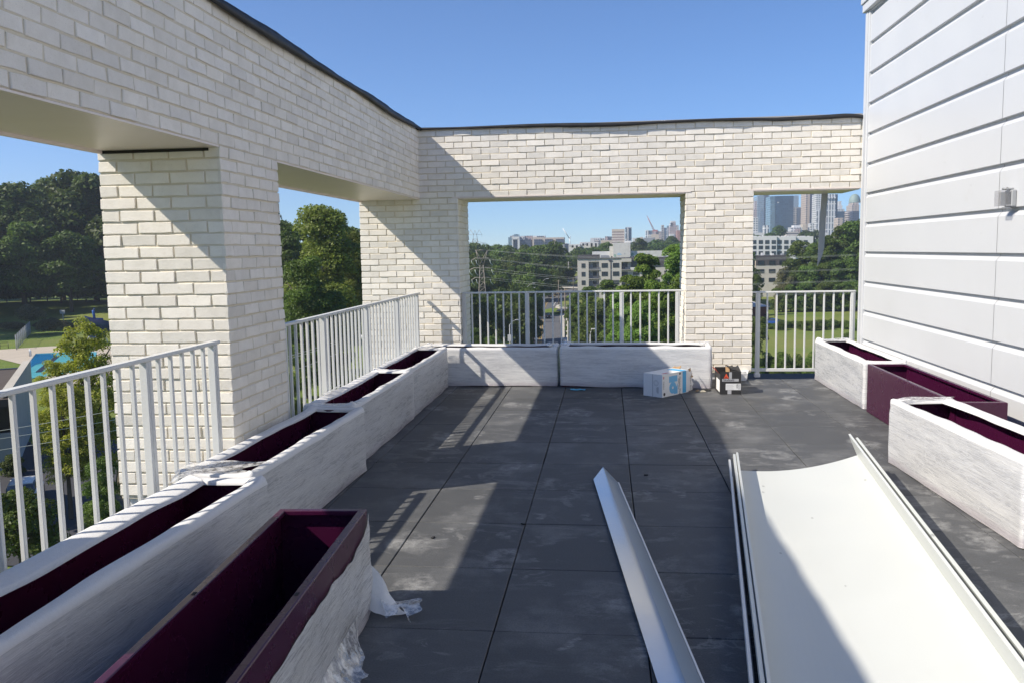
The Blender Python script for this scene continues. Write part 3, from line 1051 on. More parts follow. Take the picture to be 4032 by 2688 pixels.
# base sheet nested below the top one
u_ = lambda x, s=0.0: (x, s)
def tray(name, label, ox, oy, z, width, lf, rf, bow, mat, rlean, group, hemw=.010):
    o = empty(name, (ox, oy, z), -TA, label, 'metal sheet', group)
    N = 26
    curve = [(width * i / N, bow * (max(0, (i / N - .12) / .88)) ** 2.0) for i in range(N + 1)]
    mb = MB()
    sheet(mb, curve, -3.65, 0, .001, 1)
    mb.build('pan', mat, o)
    mb = MB()
    sheet(mb, [(.0, .001), (-.006, lf * .5), (-.010, lf), (-.010 - hemw, lf + .002), (-.012 - hemw, lf - .014)], -3.65, -.0)
    mb.build('upturn', mat, o)
    sl = 2 * bow / width / .88
    d = Vector((-sl, 0, 1)).normalized()
    b = Vector((width + .001, 0, bow + .001))
    p1_, p2_ = b + d * (rf * .5), b + d * rf + Vector((rlean, 0, 0))
    mb = MB()
    q = [(b.x, b.z), (p1_.x, p1_.z), (p2_.x, p2_.z), (p2_.x + hemw, p2_.z + .003), (p2_.x + hemw + .004, p2_.z - .012)]
    sheet(mb, q, -3.65, 0)
    mb.build('upturn', mat, o)
    return o


GT = 'white metal tray sheets stacked on the pavers'
tray('metal_tray_sheet', 'wide white metal tray sheet on top of the stack, half in shade', .885, 5.735, .010, .745, .125, .150, .134, M_TRAY, .0, GT)
tray('metal_tray_sheet', 'lower white metal tray sheet whose hemmed edges show beside the top sheet', .862, 5.70, .0035, .792, .128, .138, .136, M_TRAY, .004, GT, .012)
mb = MB()
sheet(mb, [(.0, .003), (-.004, .06), (-.006, .118), (-.016, .12), (-.018, .108)], -3.6, 0)
sheet(mb, [(.0, .003), (.012, .003)], -3.6, 0)
tag(mb.build('metal_edge_strip', M_WHITE), 'narrow white metal strip standing along the left edge of the tray sheets', 'metal strip').location = (.812, 5.60, .001)
bpy.data.objects['metal_edge_strip'].rotation_euler = (0, 0, -TA)

# ================================================================== CARTONS
def lettering(txt, size, mat, parent, M, name='lettering', align='LEFT'):
    cu = bpy.data.curves.new('txt', 'FONT')
    cu.body = txt; cu.size = size; cu.align_x = align; cu.extrude = .0003
    to = bpy.data.objects.new('txt', cu)
    COL.objects.link(to)
    dg = bpy.context.evaluated_depsgraph_get()
    dg.update()
    me = bpy.data.meshes.new_from_object(to.evaluated_get(dg))
    bpy.data.objects.remove(to)
    bpy.data.curves.remove(cu)
    me.materials.clear(); me.materials.append(mat)
    me.name = name
    o = bpy.data.objects.new(name, me)
    COL.objects.link(o)
    o.parent = parent
    o.matrix_local = M
    return o


def face_M(org, xdir, ydir):
    x, y = Vector(xdir).normalized(), Vector(ydir).normalized()
    z = x.cross(y)
    return Matrix(((x.x, y.x, z.x, org[0]), (x.y, y.y, z.y, org[1]), (x.z, y.z, z.z, org[2]), (0, 0, 0, 1)))


C_WHITE = paint('carton_white', (.74, .74, .73), .6, 0, .3, .03, 9)
C_BLUE = paint('print_blue', (.05, .36, .66), .5)
C_LBLUE = paint('print_light_blue', (.14, .43, .70), .5)
C_BROWN = paint('cardboard', (.36, .24, .13), .8)
C_INK = paint('print_ink', (.03, .03, .035), .5)
C_RED = paint('print_red', (.55, .03, .04), .5)
C_ORANGE = paint('print_orange_red', (.75, .10, .04), .5)
C_GREYP = paint('print_grey', (.42, .42, .43), .5)

# white refrigerant carton lying on its side
b0, b1, b2 = Vector((.554, 8.622, 0)), Vector((.868, 9.005, 0)), Vector((.372, 8.775, 0))
ax = (b1 - b0).normalized()
an = math.atan2(ax.y, ax.x)
LC, WC, HC = .47, .235, .235
ca = empty('carton', b0 + Vector((0, 0, .001)), an, 'white and blue refrigerant carton lying on its side with torn open flaps', 'carton')
mb = MB()
t = .004
mb.box((0, 0, 0), (LC, WC, t)); mb.box((0, 0, HC - t), (LC, WC, HC)); mb.box((0, 0, t), (LC, t, HC - t)); mb.box((0, WC - t, t), (LC, WC, HC - t)); mb.box((0, t, t), (t, WC - t, HC - t))
mb.build('box', C_WHITE, ca)
mb = MB()
mb.box((-.0012, WC / 2 - .002, .004), (-.0002, WC / 2 + .002, HC - .004), 0)
mb.build('seam', paint('seam_grey', (.2, .2, .22), .7), ca)


def flap(name, org, u, v, mat, seed, parent, lab=None):
    f = wnoise(seed)
    org, u, v = Vector(org), Vector(u), Vector(v)
    nr = u.cross(v).normalized()
    rows = []
    for i in range(13):
        a = i / 12
        rows.append([org + u * a + v * (b / 8) * (1 + (.22 * f(a * 5) if b == 8 else 0)) + nr * .012 * (b / 8) * f(a * 2, 1) for b in range(9)])
    mb = MB(); mb.grid(rows, smooth=False)
    r2 = [[Vector(p) + nr * .003 for p in r] for r in rows]
    mb.grid(r2, smooth=False)
    return mb.build(name, mat, parent)


flap('flap', (LC, 0, .01), (0, 0, HC - .03), (.085, .012, 0), C_WHITE, 4, ca)
flap('flap', (LC, .12, HC), (0, WC - .14, 0), (.05, 0, .018), C_BROWN, 5, ca)
flap('flap', (LC, WC, .02), (0, 0, HC - .05), (.13, -.03, 0), C_BLUE, 6, ca)
flap('flap', (LC + .08, .02, .14), (.02, .05, .09), (.05, .01, 0), C_BROWN, 9, ca)
e = -.0008
mb = MB()
mb.box((.36, e, .004), (.425, e + .0005, HC - .004), 0)
mb.box((.33, .002, HC + .0003), (.44, WC - .05, HC + .0008), 0)
mb.build('blue_band', C_BLUE, ca)
mb = MB()
mb.box((.12, e, .14), (.265, e + .0005, .205), 0)
pts = [(.185 + .062 * math.cos(q * math.pi / 16), e, .082 + .062 * math.sin(q * math.pi / 16)) for q in range(32)]
mb.poly(pts, 0)
mb.poly([(.20, e, .012), (.27, e, .012), (.27, e, .12)], 0)
mb.build('print_panel', C_LBLUE, ca)
mb = MB()
mb.poly([(.185 + .014 * math.cos(q * math.pi / 8), e - .0004, .082 + .014 * math.sin(q * math.pi / 8)) for q in range(16)])
mb.build('print_disc', C_WHITE, ca)
dn, rt = (0, 0, -1), (1, 0, 0)
lettering('Opteon XL41', .036, C_INK, ca, face_M((.300, e, .185), dn, rt), 'lettering')
lettering('Refrigerant (R-454B)', .014, C_BLUE, ca, face_M((.283, e, .170), dn, rt), 'lettering')
lettering('Opteon XL41', .026, C_INK, ca, face_M((LC + .03, -.004, .165), dn, (1, .14, 0)), 'lettering')
lettering('Chemours', .020, C_RED, ca, face_M((.022, e, .165), dn, rt), 'lettering')
mb = MB()
mb.box((.018, e, .185), (.024, e + .0004, .215)); mb.box((.026, e, .19), (.034, e + .0004, .198)); mb.box((.026, e, .204), (.036, e + .0004, .21))
mb.build('red_mark', C_RED, ca)
mb = MB()
for cx_, cz_, r_ in ((.312, .214, .015),):
    mb.poly([(cx_ + r_ * math.cos(q * math.pi / 3), e, cz_ + r_ * math.sin(q * math.pi / 3)) for q in range(6)])
mb.poly([(.038 + .017 * math.cos(q * math.pi / 8), e, .03 + .017 * math.sin(q * math.pi / 8)) for q in range(16)])
mb.build('round_mark', C_INK, ca)
mb = MB()
mb.box((.06, .03, HC + .0004), (.16, .055, HC + .0009), M=None)
mb.build('red_mark', C_RED, ca)
mb = MB()
pts = []
for q in range(24):
    a0, a1 = q * math.pi / 12, (q + 1) * math.pi / 12
    for r0, r1 in ((.026, .030), (.016, .018)):
        f = lambda r, a: (-.0009, .075 + r * math.cos(a), .145 + r * math.sin(a))
        mb.quad(f(r0, a0), f(r0, a1), f(r1, a1), f(r1, a0))
mb.box((-.0011, .045, .04), (-.0006, .06, .105)); mb.box((-.0011, .066, .05), (-.0006, .072, .10))
mb.build('stamp_print', C_GREYP, ca)

# black sealant carton
bb = empty('carton', (1.160, 8.835, .001), R(1.5), 'small open black sealant carton with an orange red triangle, beside the wrapped planter', 'carton')
LB, WB, HB = .212, .37, .235
mb = MB()
mb.box((0, 0, 0), (LB, WB, t)); mb.box((0, 0, t), (LB, t, HB)); mb.box((0, WB - t, t), (LB, WB, HB)); mb.box((0, t, t), (t, WB - t, HB - .03)); mb.box((LB - t, t, t), (LB, WB - t, HB))
mb.build('box', paint('carton_black', (.028, .027, .027), .55), bb)
bk = paint('carton_black', (.028, .027, .027), .55)
flap('flap', (LB, 0, HB), (-.105, 0, .0), (.0, .17, .035), bk, 31, bb)
flap('flap', (LB, .02, HB), (0, WB - .04, 0), (-.10, 0, .02), bk, 33, bb)
flap('flap', (0, .02, HB - .03), (0, WB - .06, 0), (-.035, 0, .04), C_ORANGE, 35, bb)
flap('flap', (.095, .02, HB - .11), (0, .22, 0), (.004, 0, .135), C_BROWN, 37, bb)
e = -.0007
mb = MB(); mb.poly([(.035, e, .168), (.088, e, .168), (.0615, e, .218)]); mb.build('triangle_mark', C_ORANGE, bb)
lettering('Sika', .017, C_INK, bb, face_M((.046, e - .0004, .174), (1, 0, 0), (0, 0, 1)))
mb = MB(); mb.box((.020, e, .134), (.188, e + .0004, .162)); mb.build('name_band', C_GREYP, bb)
lettering('Sikaflex®', .030, C_INK, bb, face_M((.030, e - .0004, .139), (1, 0, 0), (0, 0, 1)))
mb = MB(); mb.box((.056, e, .045), (.210, e + .0004, .112)); lb = mb.build('address_label', C_WHITE, bb)
mb = MB()
for k in range(4): mb.box((.062, e - .0003, .054 + k * .013), (.14 - .012 * (k % 2), e - .0001, .057 + k * .013))
mb.box((.185, e - .0003, .05), (.189, e - .0001, .106)); mb.box((.192, e - .0003, .05), (.194, e - .0001, .106)); mb.box((.197, e - .0003, .05), (.203, e - .0001, .106))
mb.build('print_lines', C_GREYP, lb)
lettering('NJ33', .022, C_INK, lb, face_M((.166, e - .0004, .108), (0, 0, -1), (1, 0, 0)))
for lo, hi in (((.075, e, .002), (.115, e + .0004, .043)), ((.090, e, .164), (.118, e + .0004, .23))):
    mb = MB(); mb.box(lo, hi); mb.build('tape', C_GREYP, bb)
mb = MB(); mb.box((e, .03, .02), (e + .0004, .25, .145)); mb.build('side_label', C_WHITE, bb)

# offcut of white foam in the corner of the pillar
mb = MB()
n_ = mb.add([(0, 0, .0), (.07, .0, 0), (.10, .16, 0), (0, .16, 0), (0, -.01, .085), (.085, .0, .08), (.125, .17, .10), (0, .17, .09)])
for q in ((0, 3, 2, 1), (4, 5, 6, 7), (0, 1, 5, 4), (1, 2, 6, 5), (2, 3, 7, 6), (3, 0, 4, 7)): mb.face([n_ + i for i in q])
mb.box((.0, .01, .0865), (.06, .08, .11), bev=.01)
tag(mb.build('foam_offcut', M_FOAM, None, (1.50, 9.745, .001)), 'broken white foam offcut on the floor at the foot of the right rear pillar', 'foam offcut')

# scrap of blue packaging and crumbs on the floor
fs = MB()
f_ = wnoise(77)
fs.grid([[Vector((i * .018, j * .014, .004 + .010 * abs(f_(i * .5, j * .7)))) for j in range(7)] for i in range(10)], smooth=False)
tag(fs.build('paper_scrap', paint('scrap_blue', (.10, .38, .55), .5), None, (-.40, 9.05, .001)), 'crumpled blue paper scrap on the pavers in front of the rear planters', 'paper scrap')
rg = random.Random(8)
LBL = ('pale cardboard crumb lying nearest to the white carton', 'torn pale cardboard scrap lying between the two cartons', 'dark torn scrap lying close to the wrapped planter by the cartons')
for k, (x, y, s, m) in enumerate(((.955, 9.02, .035, C_BROWN), (1.0, 8.99, .045, paint('scrap_pale', (.45, .42, .33), .8)), (1.045, 9.06, .05, M_DARK))):
    mb = MB()
    c = [(s * (.6 + .5 * rg.random()) * math.cos(q * 1.05), s * (.5 + .5 * rg.random()) * math.sin(q * 1.05), .002 + .012 * rg.random()) for q in range(6)]
    n_ = mb.add(c + [(0, 0, .018)] + [(p[0], p[1], 0) for p in c])
    for q in range(6):
        mb.face((n_ + q, n_ + (q + 1) % 6, n_ + 6)); mb.face((n_ + 7 + q, n_ + 7 + (q + 1) % 6, n_ + (q + 1) % 6, n_ + q))
    tag(mb.build('scrap', m, None, (x, y, .001)), LBL[k], 'scrap', 'scraps beside the cartons')
for k, (x, y) in enumerate(((.255, 5.62), (-.93, 4.30), (-.47, 4.55))):
    mb = MB()
    mb.box((-.014, -.006, 0), (.014, .006, .006), M=Matrix.Rotation(k * 1.3, 4, 'Z'), bev=.002)
    tag(mb.build('crumb', M_DARK, None, (x, y, .001)), ('tiny dark crumb on the pavers just behind the far tip of the angle flashing', 'tiny dark crumb on the sunlit paver patch in the middle', 'tiny dark crumb on the shaded pavers between sun patch and flashing')[k], 'crumb', 'crumbs on the pavers')

# loose flashing strip hanging outside the right rear opening
mb = MB()
rows = []
for i in range(25):
    tt = i / 24
    z = 2.135 - .875 * tt
    w0 = .036 if tt < .72 else .036 * (1 - ((tt - .72) / .28) ** 1.6) + .001
    cx = 2.60 - .03 * tt - (.036 - w0) * 1.0
    dy = .03 * math.sin(tt * 2.5)
    rows.append([(cx - w0, YB + TH - .045 + dy, z), (cx, YB + TH - .050 + dy, z), (cx + w0, YB + TH - .045 + dy, z)])
mb.grid(rows)
rows2 = [[(p[0], p[1] + .002, p[2]) for p in r] for r in rows]
mb.grid(rows2)
tag(mb.build('flashing_strip', paint('strip_grey', (.46, .46, .45), .5)), 'loose grey flashing strip hanging down in the right rear opening before the towers', 'metal strip')
# ================================================================== LAND
ROAD = [(-4, 60, -19.6), (-10.5, 130, -20.0), (-14.3, 178, -20.0), (-17.4, 222, -20.0), (-20.7, 275, -20.1), (-22.3, 305, -18.8), (-21.5, 330, -17.2), (-17.5, 355, -15.4), (-8, 385, -14.2), (8, 425, -13.0), (30, 480, -12.5)]
CP = [(-30, 45, -13), (-45, 55, -13), (-45, 80, -13), (-60, 75, -13), (-70, 95, -13), (-80, 112, -13), (-90, 118, -13), (-97, 126, -13), (-80, 128, -13), (-112, 152, -13), (-134, 183, -13), (-60, 120, -13.2),
      (-160, 215, -10.6), (-125, 225, -11), (-200, 200, -10), (-100, 240, -11.5), (-85, 250, -12.5), (-60, 150, -13.6), (-55, 200, -13.4), (-40, 145, -14.2), (-110, 100, -12.5), (-150, 140, -12), (-70, 300, -13),
      (-20, 60, -16), (0, 30, -17), (10, 60, -19), (30, 60, -19), (60, 80, -19), (25, 110, -19), (35, 165, -19), (50, 168, -19), (50, 268, -19), (75, 268, -19), (55, 220, -19.0), (90, 200, -19), (0, 130, -19.4),
      (-30, 200, -20), (-35, 240, -20), (-45, 280, -19), (-60, 330, -17), (-80, 400, -16), (-30, 420, -14), (20, 350, -17.5), (60, 340, -18), (90, 320, -17), (130, 280, -17), (-3, 180, -20), (5, 220, -20), (10, 260, -19.5), (0, 310, -18),
      (0, 700, -9), (-200, 700, -9), (150, 650, -4), (250, 600, -4), (-300, 400, -9), (400, 300, -12), (0, 1400, -12), (600, 1400, -12), (-900, 1400, -12), (900, 300, -12), (-900, 200, -12), (0, -200, -15), (-200, -100, -13), (200, -100, -16), (0, 3000, -12), (2000, 3000, -12), (-2000, 3000, -12)]
CPA = np.array(CP, float)
RDA = []
for a, b in zip(ROAD[:-1], ROAD[1:]):
    for k in range(12):
        t = k / 12
        RDA.append([a[i] + (b[i] - a[i]) * t for i in range(3)])
RDA = np.array(RDA)


def gz_arr(X, Y):
    X, Y = np.asarray(X, float), np.asarray(Y, float)
    d2 = (X[..., None] - CPA[:, 0]) ** 2 + (Y[..., None] - CPA[:, 1]) ** 2 + 30.0
    w_ = d2 ** -1.6
    z = (w_ * CPA[:, 2]).sum(-1) / w_.sum(-1)
    # gentle swell
    z = z + .35 * np.sin(X * .045 + 1) * np.sin(Y * .037)
    # flat platforms: pool yard and road
    dx, dy = (X + 68) / 46, (Y - 86) / 50
    f = np.clip(1.35 - np.maximum(np.abs(dx), np.abs(dy)), 0, .35) / .35
    f = f * f * (3 - 2 * f)
    z = z * (1 - f) + (-13.05) * f
    dr = (X[..., None] - RDA[:, 0]) ** 2 + (Y[..., None] - RDA[:, 1]) ** 2
    k = dr.argmin(-1)
    dm = np.sqrt(dr.min(-1))
    g = np.clip((24 - dm) / 14, 0, 1)
    g = g * g * (3 - 2 * g)
    return z * (1 - g) + (RDA[k, 2] - .12) * g


def gz(x, y): return float(gz_arr(np.array([x]), np.array([y]))[0])


# terrain sheet: rings round the building out to the horizon
rad = [12]
while rad[-1] < 9000: rad.append(rad[-1] * 1.035 + .6)
nA = 300
A = np.concatenate([np.linspace(-62, 62, 240), np.linspace(62, 298, 62)[1:-1]])
AR = np.radians(A)
Rg = np.array(rad)
GX, GY = Rg[:, None] * np.sin(AR)[None, :], Rg[:, None] * np.cos(AR)[None, :]
GZ = gz_arr(GX, GY)
nr_, na_ = GX.shape
V = np.stack([GX, GY, GZ], -1).reshape(-1, 3)
F = []
for i in range(nr_ - 1):
    for k in range(na_):
        k2 = (k + 1) % na_
        F.append((i * na_ + k, i * na_ + k2, (i + 1) * na_ + k2, (i + 1) * na_ + k)[::-1])
me = bpy.data.meshes.new('ground')
me.from_pydata(V.tolist(), [], F)
me.materials.append(m_ground())
me.polygons.foreach_set('use_smooth', [True] * len(F))
go = bpy.data.objects.new('ground', me)
COL.objects.link(go)
tag(go, kind='structure')


def strip(name, path, offs, zoff, mat, smooth_n=6):
    """ribbon along the road: offs (left,right) metres from the centre line"""
    P = [Vector(p) for p in path]
    Q = []
    for i in range(len(P) - 1):
        p0, p1, p2, p3 = P[max(i - 1, 0)], P[i], P[i + 1], P[min(i + 2, len(P) - 1)]
        for k in range(smooth_n):
            t = k / smooth_n
            Q.append(.5 * ((2 * p1) + (p2 - p0) * t + (2 * p0 - 5 * p1 + 4 * p2 - p3) * t * t + (3 * p1 - p0 - 3 * p2 + p3) * t ** 3))
    Q.append(P[-1])
    rows = []
    for i, q in enumerate(Q):
        d = (Q[min(i + 1, len(Q) - 1)] - Q[max(i - 1, 0)])
        n = Vector((d.y, -d.x, 0)).normalized()
        rows.append([q + n * offs[0] + Vector((0, 0, zoff)), q + n * offs[1] + Vector((0, 0, zoff))])
    mb = MB()
    mb.grid(rows[::-1])
    return mb.build(name, mat)


M_ASPH = m_asphalt('road_asphalt', (.115, .115, .118))
M_LINEW = paint('line_white', (.62, .62, .60), .7, 0, .2, .2, .6)
M_LINEY = paint('line_yellow', (.50, .33, .05), .7, 0, .2, .15, .6)
M_CONC = paint('concrete_pale', (.46, .43, .37), .85, 0, .2, .2, .3)
road = tag(strip('road', ROAD, (-4.9, 5.4), .0, M_ASPH), kind='structure')
for nm, o, m in (('centre_line', (-.32, -.18), M_LINEY), ('centre_line', (.18, .32), M_LINEY), ('edge_line', (-3.15, -2.98), M_LINEW), ('edge_line', (2.98, 3.15), M_LINEW)):
    ol = strip(nm, ROAD[:7] if nm == 'edge_line' else ROAD, o, .02, m)
    ol.parent = road
tag(strip('pavement', ROAD[:6], (5.41, 8.3), .13, M_CONC), kind='structure')
tag(strip('verge', ROAD[:6], (-6.4, -4.91), .10, paint('verge_tan', (.22, .21, .10), .9, 0, .1, .3, .4)), kind='structure')
# kerbed grass island at the side street
mb = MB()
c0 = at(2192, 1208, 303); c0.z = -18.75
pts = [(c0.x + x, c0.y + y, 0) for x, y in ((-.2, 4), (1.2, 9), (8, 9), (8, -9), (1.4, -9), (-.2, -4))]
for sc, z0, z1, mi in ((1.0, c0.z - .3, c0.z + .16, 0),):
    top = [(x, y, z1) for x, y, _ in pts]
    bot = [(x, y, z0) for x, y, _ in pts]
    mb.poly(top, 0)
    for i in range(6):
        j = (i + 1) % 6
        mb.quad(bot[i], bot[j], top[j], top[i], 0)
isl = mb.build('traffic_island', M_CONC)
mb = MB()
mb.poly([(c0.x + 3.6 + (x - c0.x - 3.6) * .72, c0.y + (y - c0.y) * .72, c0.z + .17) for x, y, _ in pts])
mb.build('island_grass', paint('island_green', (.12, .15, .05), .9), isl)
tag(isl, 'kerbed grass island where the side street meets the road', 'traffic island')
# side street and junction behind
mb = MB()
mb.quad((c0.x + 1, c0.y - 22, -19.0), (c0.x + 26, c0.y - 19, -18.8), (c0.x + 26, c0.y - 10.5, -18.7), (c0.x + 1, c0.y - 10.5, -18.95))
tag(mb.build('side_street', M_ASPH), kind='structure')
mb = MB()
p = [at(2170, 1148, 350), at(2300, 1148, 352), at(2330, 1085, 470), at(2200, 1090, 460)]
mb.quad(*p)
tag(mb.build('junction', M_ASPH), kind='structure')
mb = MB()
q = [at(2178, 1136, 357), at(2285, 1137, 359), at(2285, 1132, 364), at(2180, 1131, 362)]
for v_ in q: v_.z += .15
mb.quad(*q)
tag(mb.build('junction_kerb', M_CONC), kind='structure')

# ------------------------------------------------------------------ pool yard on the left
ZP = -13.0
mb = MB()
deck = [(-101, 123.5), (-78, 106), (-60, 86), (-46, 96), (-58, 126), (-78, 131), (-92, 130.5)]
mb.poly([(x, y, ZP + .02) for x, y in deck])
tag(mb.build('pool_deck', m_asphalt('deck_concrete', (.46, .40, .32), .3)), kind='structure')
mb = MB()
pw = [atz(118, 1424, ZP), atz(141, 1394, ZP), atz(255, 1388, ZP), atz(380, 1386, ZP), atz(380, 1450, ZP), atz(122, 1490, ZP)]
mb.poly([(v_.x, v_.y, ZP + .05) for v_ in pw])
pool = mb.build('pool_water', paint('pool_light', (.15, .58, .68), .12, 0, .5, .1, .3))
mb = MB()
dp = [atz(119, 1424, ZP), atz(142, 1395, ZP), atz(225, 1392, ZP), atz(200, 1412, ZP), atz(178, 1426, ZP), atz(140, 1436, ZP), atz(120, 1448, ZP)]
mb.poly([(v_.x, v_.y, ZP + .075) for v_ in dp])
mb.build('deep_end', paint('pool_deep', (.02, .22, .50), .10, 0, .5, .1, .3), pool)
mb = MB()
for a, b in ((atz(226, 1402, ZP), atz(150, 1466, ZP)),):
    d = (b - a).normalized(); n = Vector((d.y, -d.x, 0)) * .35
    mb.quad(*[(v_.x, v_.y, ZP + .09) for v_ in (a - n, a + n, b + n, b - n)])
mb.build('lane_stripe', M_BLACK, pool)
tag(pool, kind='structure')
mb = MB()
a = [(v_.x, v_.y) for v_ in pw[:4]]
for (x0, y0), (x1, y1) in zip(a[:-1], a[1:]):
    d = Vector((x1 - x0, y1 - y0, 0)).normalized(); n = Vector((-d.y, d.x, 0)) * .35
    mb.quad((x0, y0, ZP + .12), (x1, y1, ZP + .12), (x1 + n.x, y1 + n.y, ZP + .12), (x0 + n.x, y0 + n.y, ZP + .12))
    mb.quad((x0, y0, ZP), (x1, y1, ZP), (x1, y1, ZP + .12), (x0, y0, ZP + .12))
tag(mb.build('pool_kerb', M_CONC), kind='structure')
mb = MB()
for q in (atz(116, 1402, ZP), atz(118.5, 1399, ZP)):
    mb.tube([(q.x, q.y, ZP), (q.x, q.y, ZP + .9), (q.x + .25, q.y - .3, ZP + 1.05), (q.x + .6, q.y - .6, ZP + .8), (q.x + .7, q.y - .7, ZP)], .06, 6)
tag(mb.build('pool_ladder', M_WHITE), 'white handrail ladder at the corner of the blue swimming pool', 'pool ladder')
mb = MB()
dr = [(-41.0, 52), (-46, 61.5), (-40, 66), (-35, 56), (-27.5, 43), (-24, 36), (-33, 36)]
mb.poly([(x, y, ZP + .03) for x, y in dr])
tag(mb.build('driveway', m_asphalt('driveway_asphalt', (.055, .055, .06))), kind='structure')
mb = MB()
dr = [(-34.9, 56), (-27.4, 43), (-24, 36), (-18, 36), (-20, 52), (-30, 62)]
mb.poly([(x, y, ZP + .02) for x, y in dr])
tag(mb.build('dirt_path', m_asphalt('dirt_tan', (.12, .10, .06))), kind='structure')

# pool house
ph = empty('pool_house', (-46, 60, ZP), 0, 'low flat brown roofed building beside the swimming pool, white side wall', 'building')
A0, A1 = Vector((-41.0, 53.6, 0)), Vector((-50.8, 69.1, 0))
d = (A1 - A0).normalized(); nl = Vector((-d.y, d.x, 0))
B0, B1 = A0 + nl * 22, A1 + nl * 22
base = Vector((-46, 60, ZP))
L3 = lambda v_, z: (v_.x - base.x, v_.y - base.y, z)
HH = 5.6
mb = MB(); mb.quad(L3(A0, -.5), L3(A1, -.5), L3(A1, HH), L3(A0, HH)); mb.quad(L3(A1, -.5), L3(B1, -.5), L3(B1, HH - .6), L3(A1, HH - .6))
mb.build('side_wall', m_asphalt('stucco_grey', (.42, .41, .39), .25), ph)
mb = MB()
mb.quad(L3(B0, -.5), L3(A0, -.5), L3(A0, 2.6), L3(B0, 2.6))
mb.build('front_wall', m_facade('lap_siding', (.40, .41, .42), (.33, .34, .35), 100, .16, 2, .2, .7, .7, .0), ph)
mb = MB(); mb.quad(L3(B0 + d * .8, 2.6), L3(A0 + d * .8, 2.6), L3(A0 + d * .8, HH - .6), L3(B0 + d * .8, HH - .6)); mb.quad(L3(B0, 2.6), L3(A0, 2.6), L3(A0 + d * .8, 2.61), L3(B0 + d * .8, 2.61))
mb.build('shadow_recess', M_BLACK, ph)  # set-back wall painted black for the deep shadow under the roof overhang
mb = MB(); mb.quad(L3(A0 - d * .5, HH - .6), L3(A1, HH - .6), L3(B1, HH - .6), L3(B0 - d * .5, HH - .6)); mb.quad(L3(B0 - d * .5, HH - 1.1), L3(A0 - d * .5, HH - 1.1), L3(A0 - d * .5, HH - .6), L3(B0 - d * .5, HH - .6))
mb.build('roof', m_asphalt('roof_brown', (.085, .07, .06), .4), ph)
mb = MB()
n = nl * .55
mb.quad(L3(A0, HH + .002), L3(A1, HH + .002), L3(A1 + n, HH + .002), L3(A0 + n, HH + .002)); mb.quad(L3(A1 + n, HH - .6), L3(A0 + n, HH - .6), L3(A0 + n, HH + .002), L3(A1 + n, HH + .002))
mb.build('parapet', M_CONC, ph)
mb = MB(); mb.quad(L3(A1 - d * .7, HH - .55), L3(B1 - d * .7, HH - .55), L3(B1, HH - .55), L3(A1, HH - .55)); mb.build('gutter', M_BLACK, ph)

# chain link fence beside the pool
fn = empty('chain_link_fence', (-103, 139, ZP), 0, 'grey chain link fence running uphill beside the swimming pool', 'fence')
fa, fb = Vector((-94.6, 125.6, 0)), Vector((-112, 153, 0))
nP = 9
for k in range(nP):
    v_ = fa.lerp(fb, k / (nP - 1))
    mb = MB(); mb.tube([(v_.x + 103, v_.y - 139, 0), (v_.x + 103, v_.y - 139, 2.4)], .06, 6); mb.build('post', M_GREYMET, fn)
mb = MB()
for k in range(80):
    v_ = fa.lerp(fb, k / 79)
    for s in (-1, 1):
        w_ = fa.lerp(fb, min(max(k / 79 + s * .07, 0), 1))
        mb.tube([(v_.x + 103, v_.y - 139, .05), (w_.x + 103, w_.y - 139, 2.3)], .007, 3)
for z in (.1, 2.35): mb.tube([(fa.x + 103, fa.y - 139, z), (fb.x + 103, fb.y - 139, z)], .03, 4)
mb.build('wire_mesh', M_GREYMET, fn)

# low gate by the deck, left edge
rl = empty('handrail', atz(12, 1372, ZP), R(20), 'low dark metal handrail on the grass left of the pool deck', 'handrail')
for k in range(5):
    mb = MB(); mb.tube([(-4 + k * 1.2, 0, 0), (-4 + k * 1.2, 0, 1.0)], .04, 5); mb.build('post', M_BLACK, rl)
mb = MB(); mb.tube([(-4, 0, 1.0), (.8, 0, 1.0)], .04, 5); mb.tube([(-4, 0, .5), (.8, 0, .5)], .03, 5); mb.build('rail', M_BLACK, rl)

# blue slide
bs = atz(383, 1352, ZP); bs.z = gz(bs.x, bs.y)
sd = empty('water_slide', bs, R(-25), 'dark blue curved water slide on white legs behind the yellow green tree', 'slide')
mb = MB()
rows = []
for i in range(30):
    t = i / 29
    an = -1.2 + 4.2 * t
    r0 = 1.7
    z = 5.0 - 3.4 * t
    c = Vector((r0 * math.cos(an), r0 * math.sin(an), z))
    rr = 1.15
    rows.append([c + Vector((math.cos(an) * rr * math.cos(q), math.sin(an) * rr * math.cos(q), rr * math.sin(q))) for q in [math.pi + k * math.pi / 8 for k in range(9)]])
mb.grid(rows)
mb.build('slide_trough', paint('slide_blue', (.008, .035, .16), .35), sd)
mb = MB(); mb.box((-.9, -.9, 1.4), (.9, .9, 4.3), bev=.1); mb.build('slide_tower', paint('slide_blue', (.008, .035, .16), .35), sd)
mb = MB(); mb.tube([(-.3, 0, 4.3), (-.5, 0, 5.6), (-.2, 0, 6.0)], [.2, .22, .1], 8); mb.build('slide_spout', paint('slide_sky', (.02, .10, .35), .4), sd)
for x, y in ((-1.6, -1.2), (1.6, -1.2), (1.6, 1.2), (-1.6, 1.2)):
    mb = MB(); mb.tube([(x * .6, y * .6, 1.5), (x, y, -.2)], .07, 6); mb.build('leg', M_WHITE, sd)
bb_ = at(252, 1300, 170); bb_.z = gz(bb_.x, bb_.y)
hp = empty('basketball_hoop', bb_, 0, 'thin basketball hoop post on the lawn between the dark shrubs and slide', 'basketball hoop')
mb = MB(); mb.tube([(0, 0, 0), (0, 0, 3.0)], .08, 6); mb.build('post', M_GREYMET, hp)
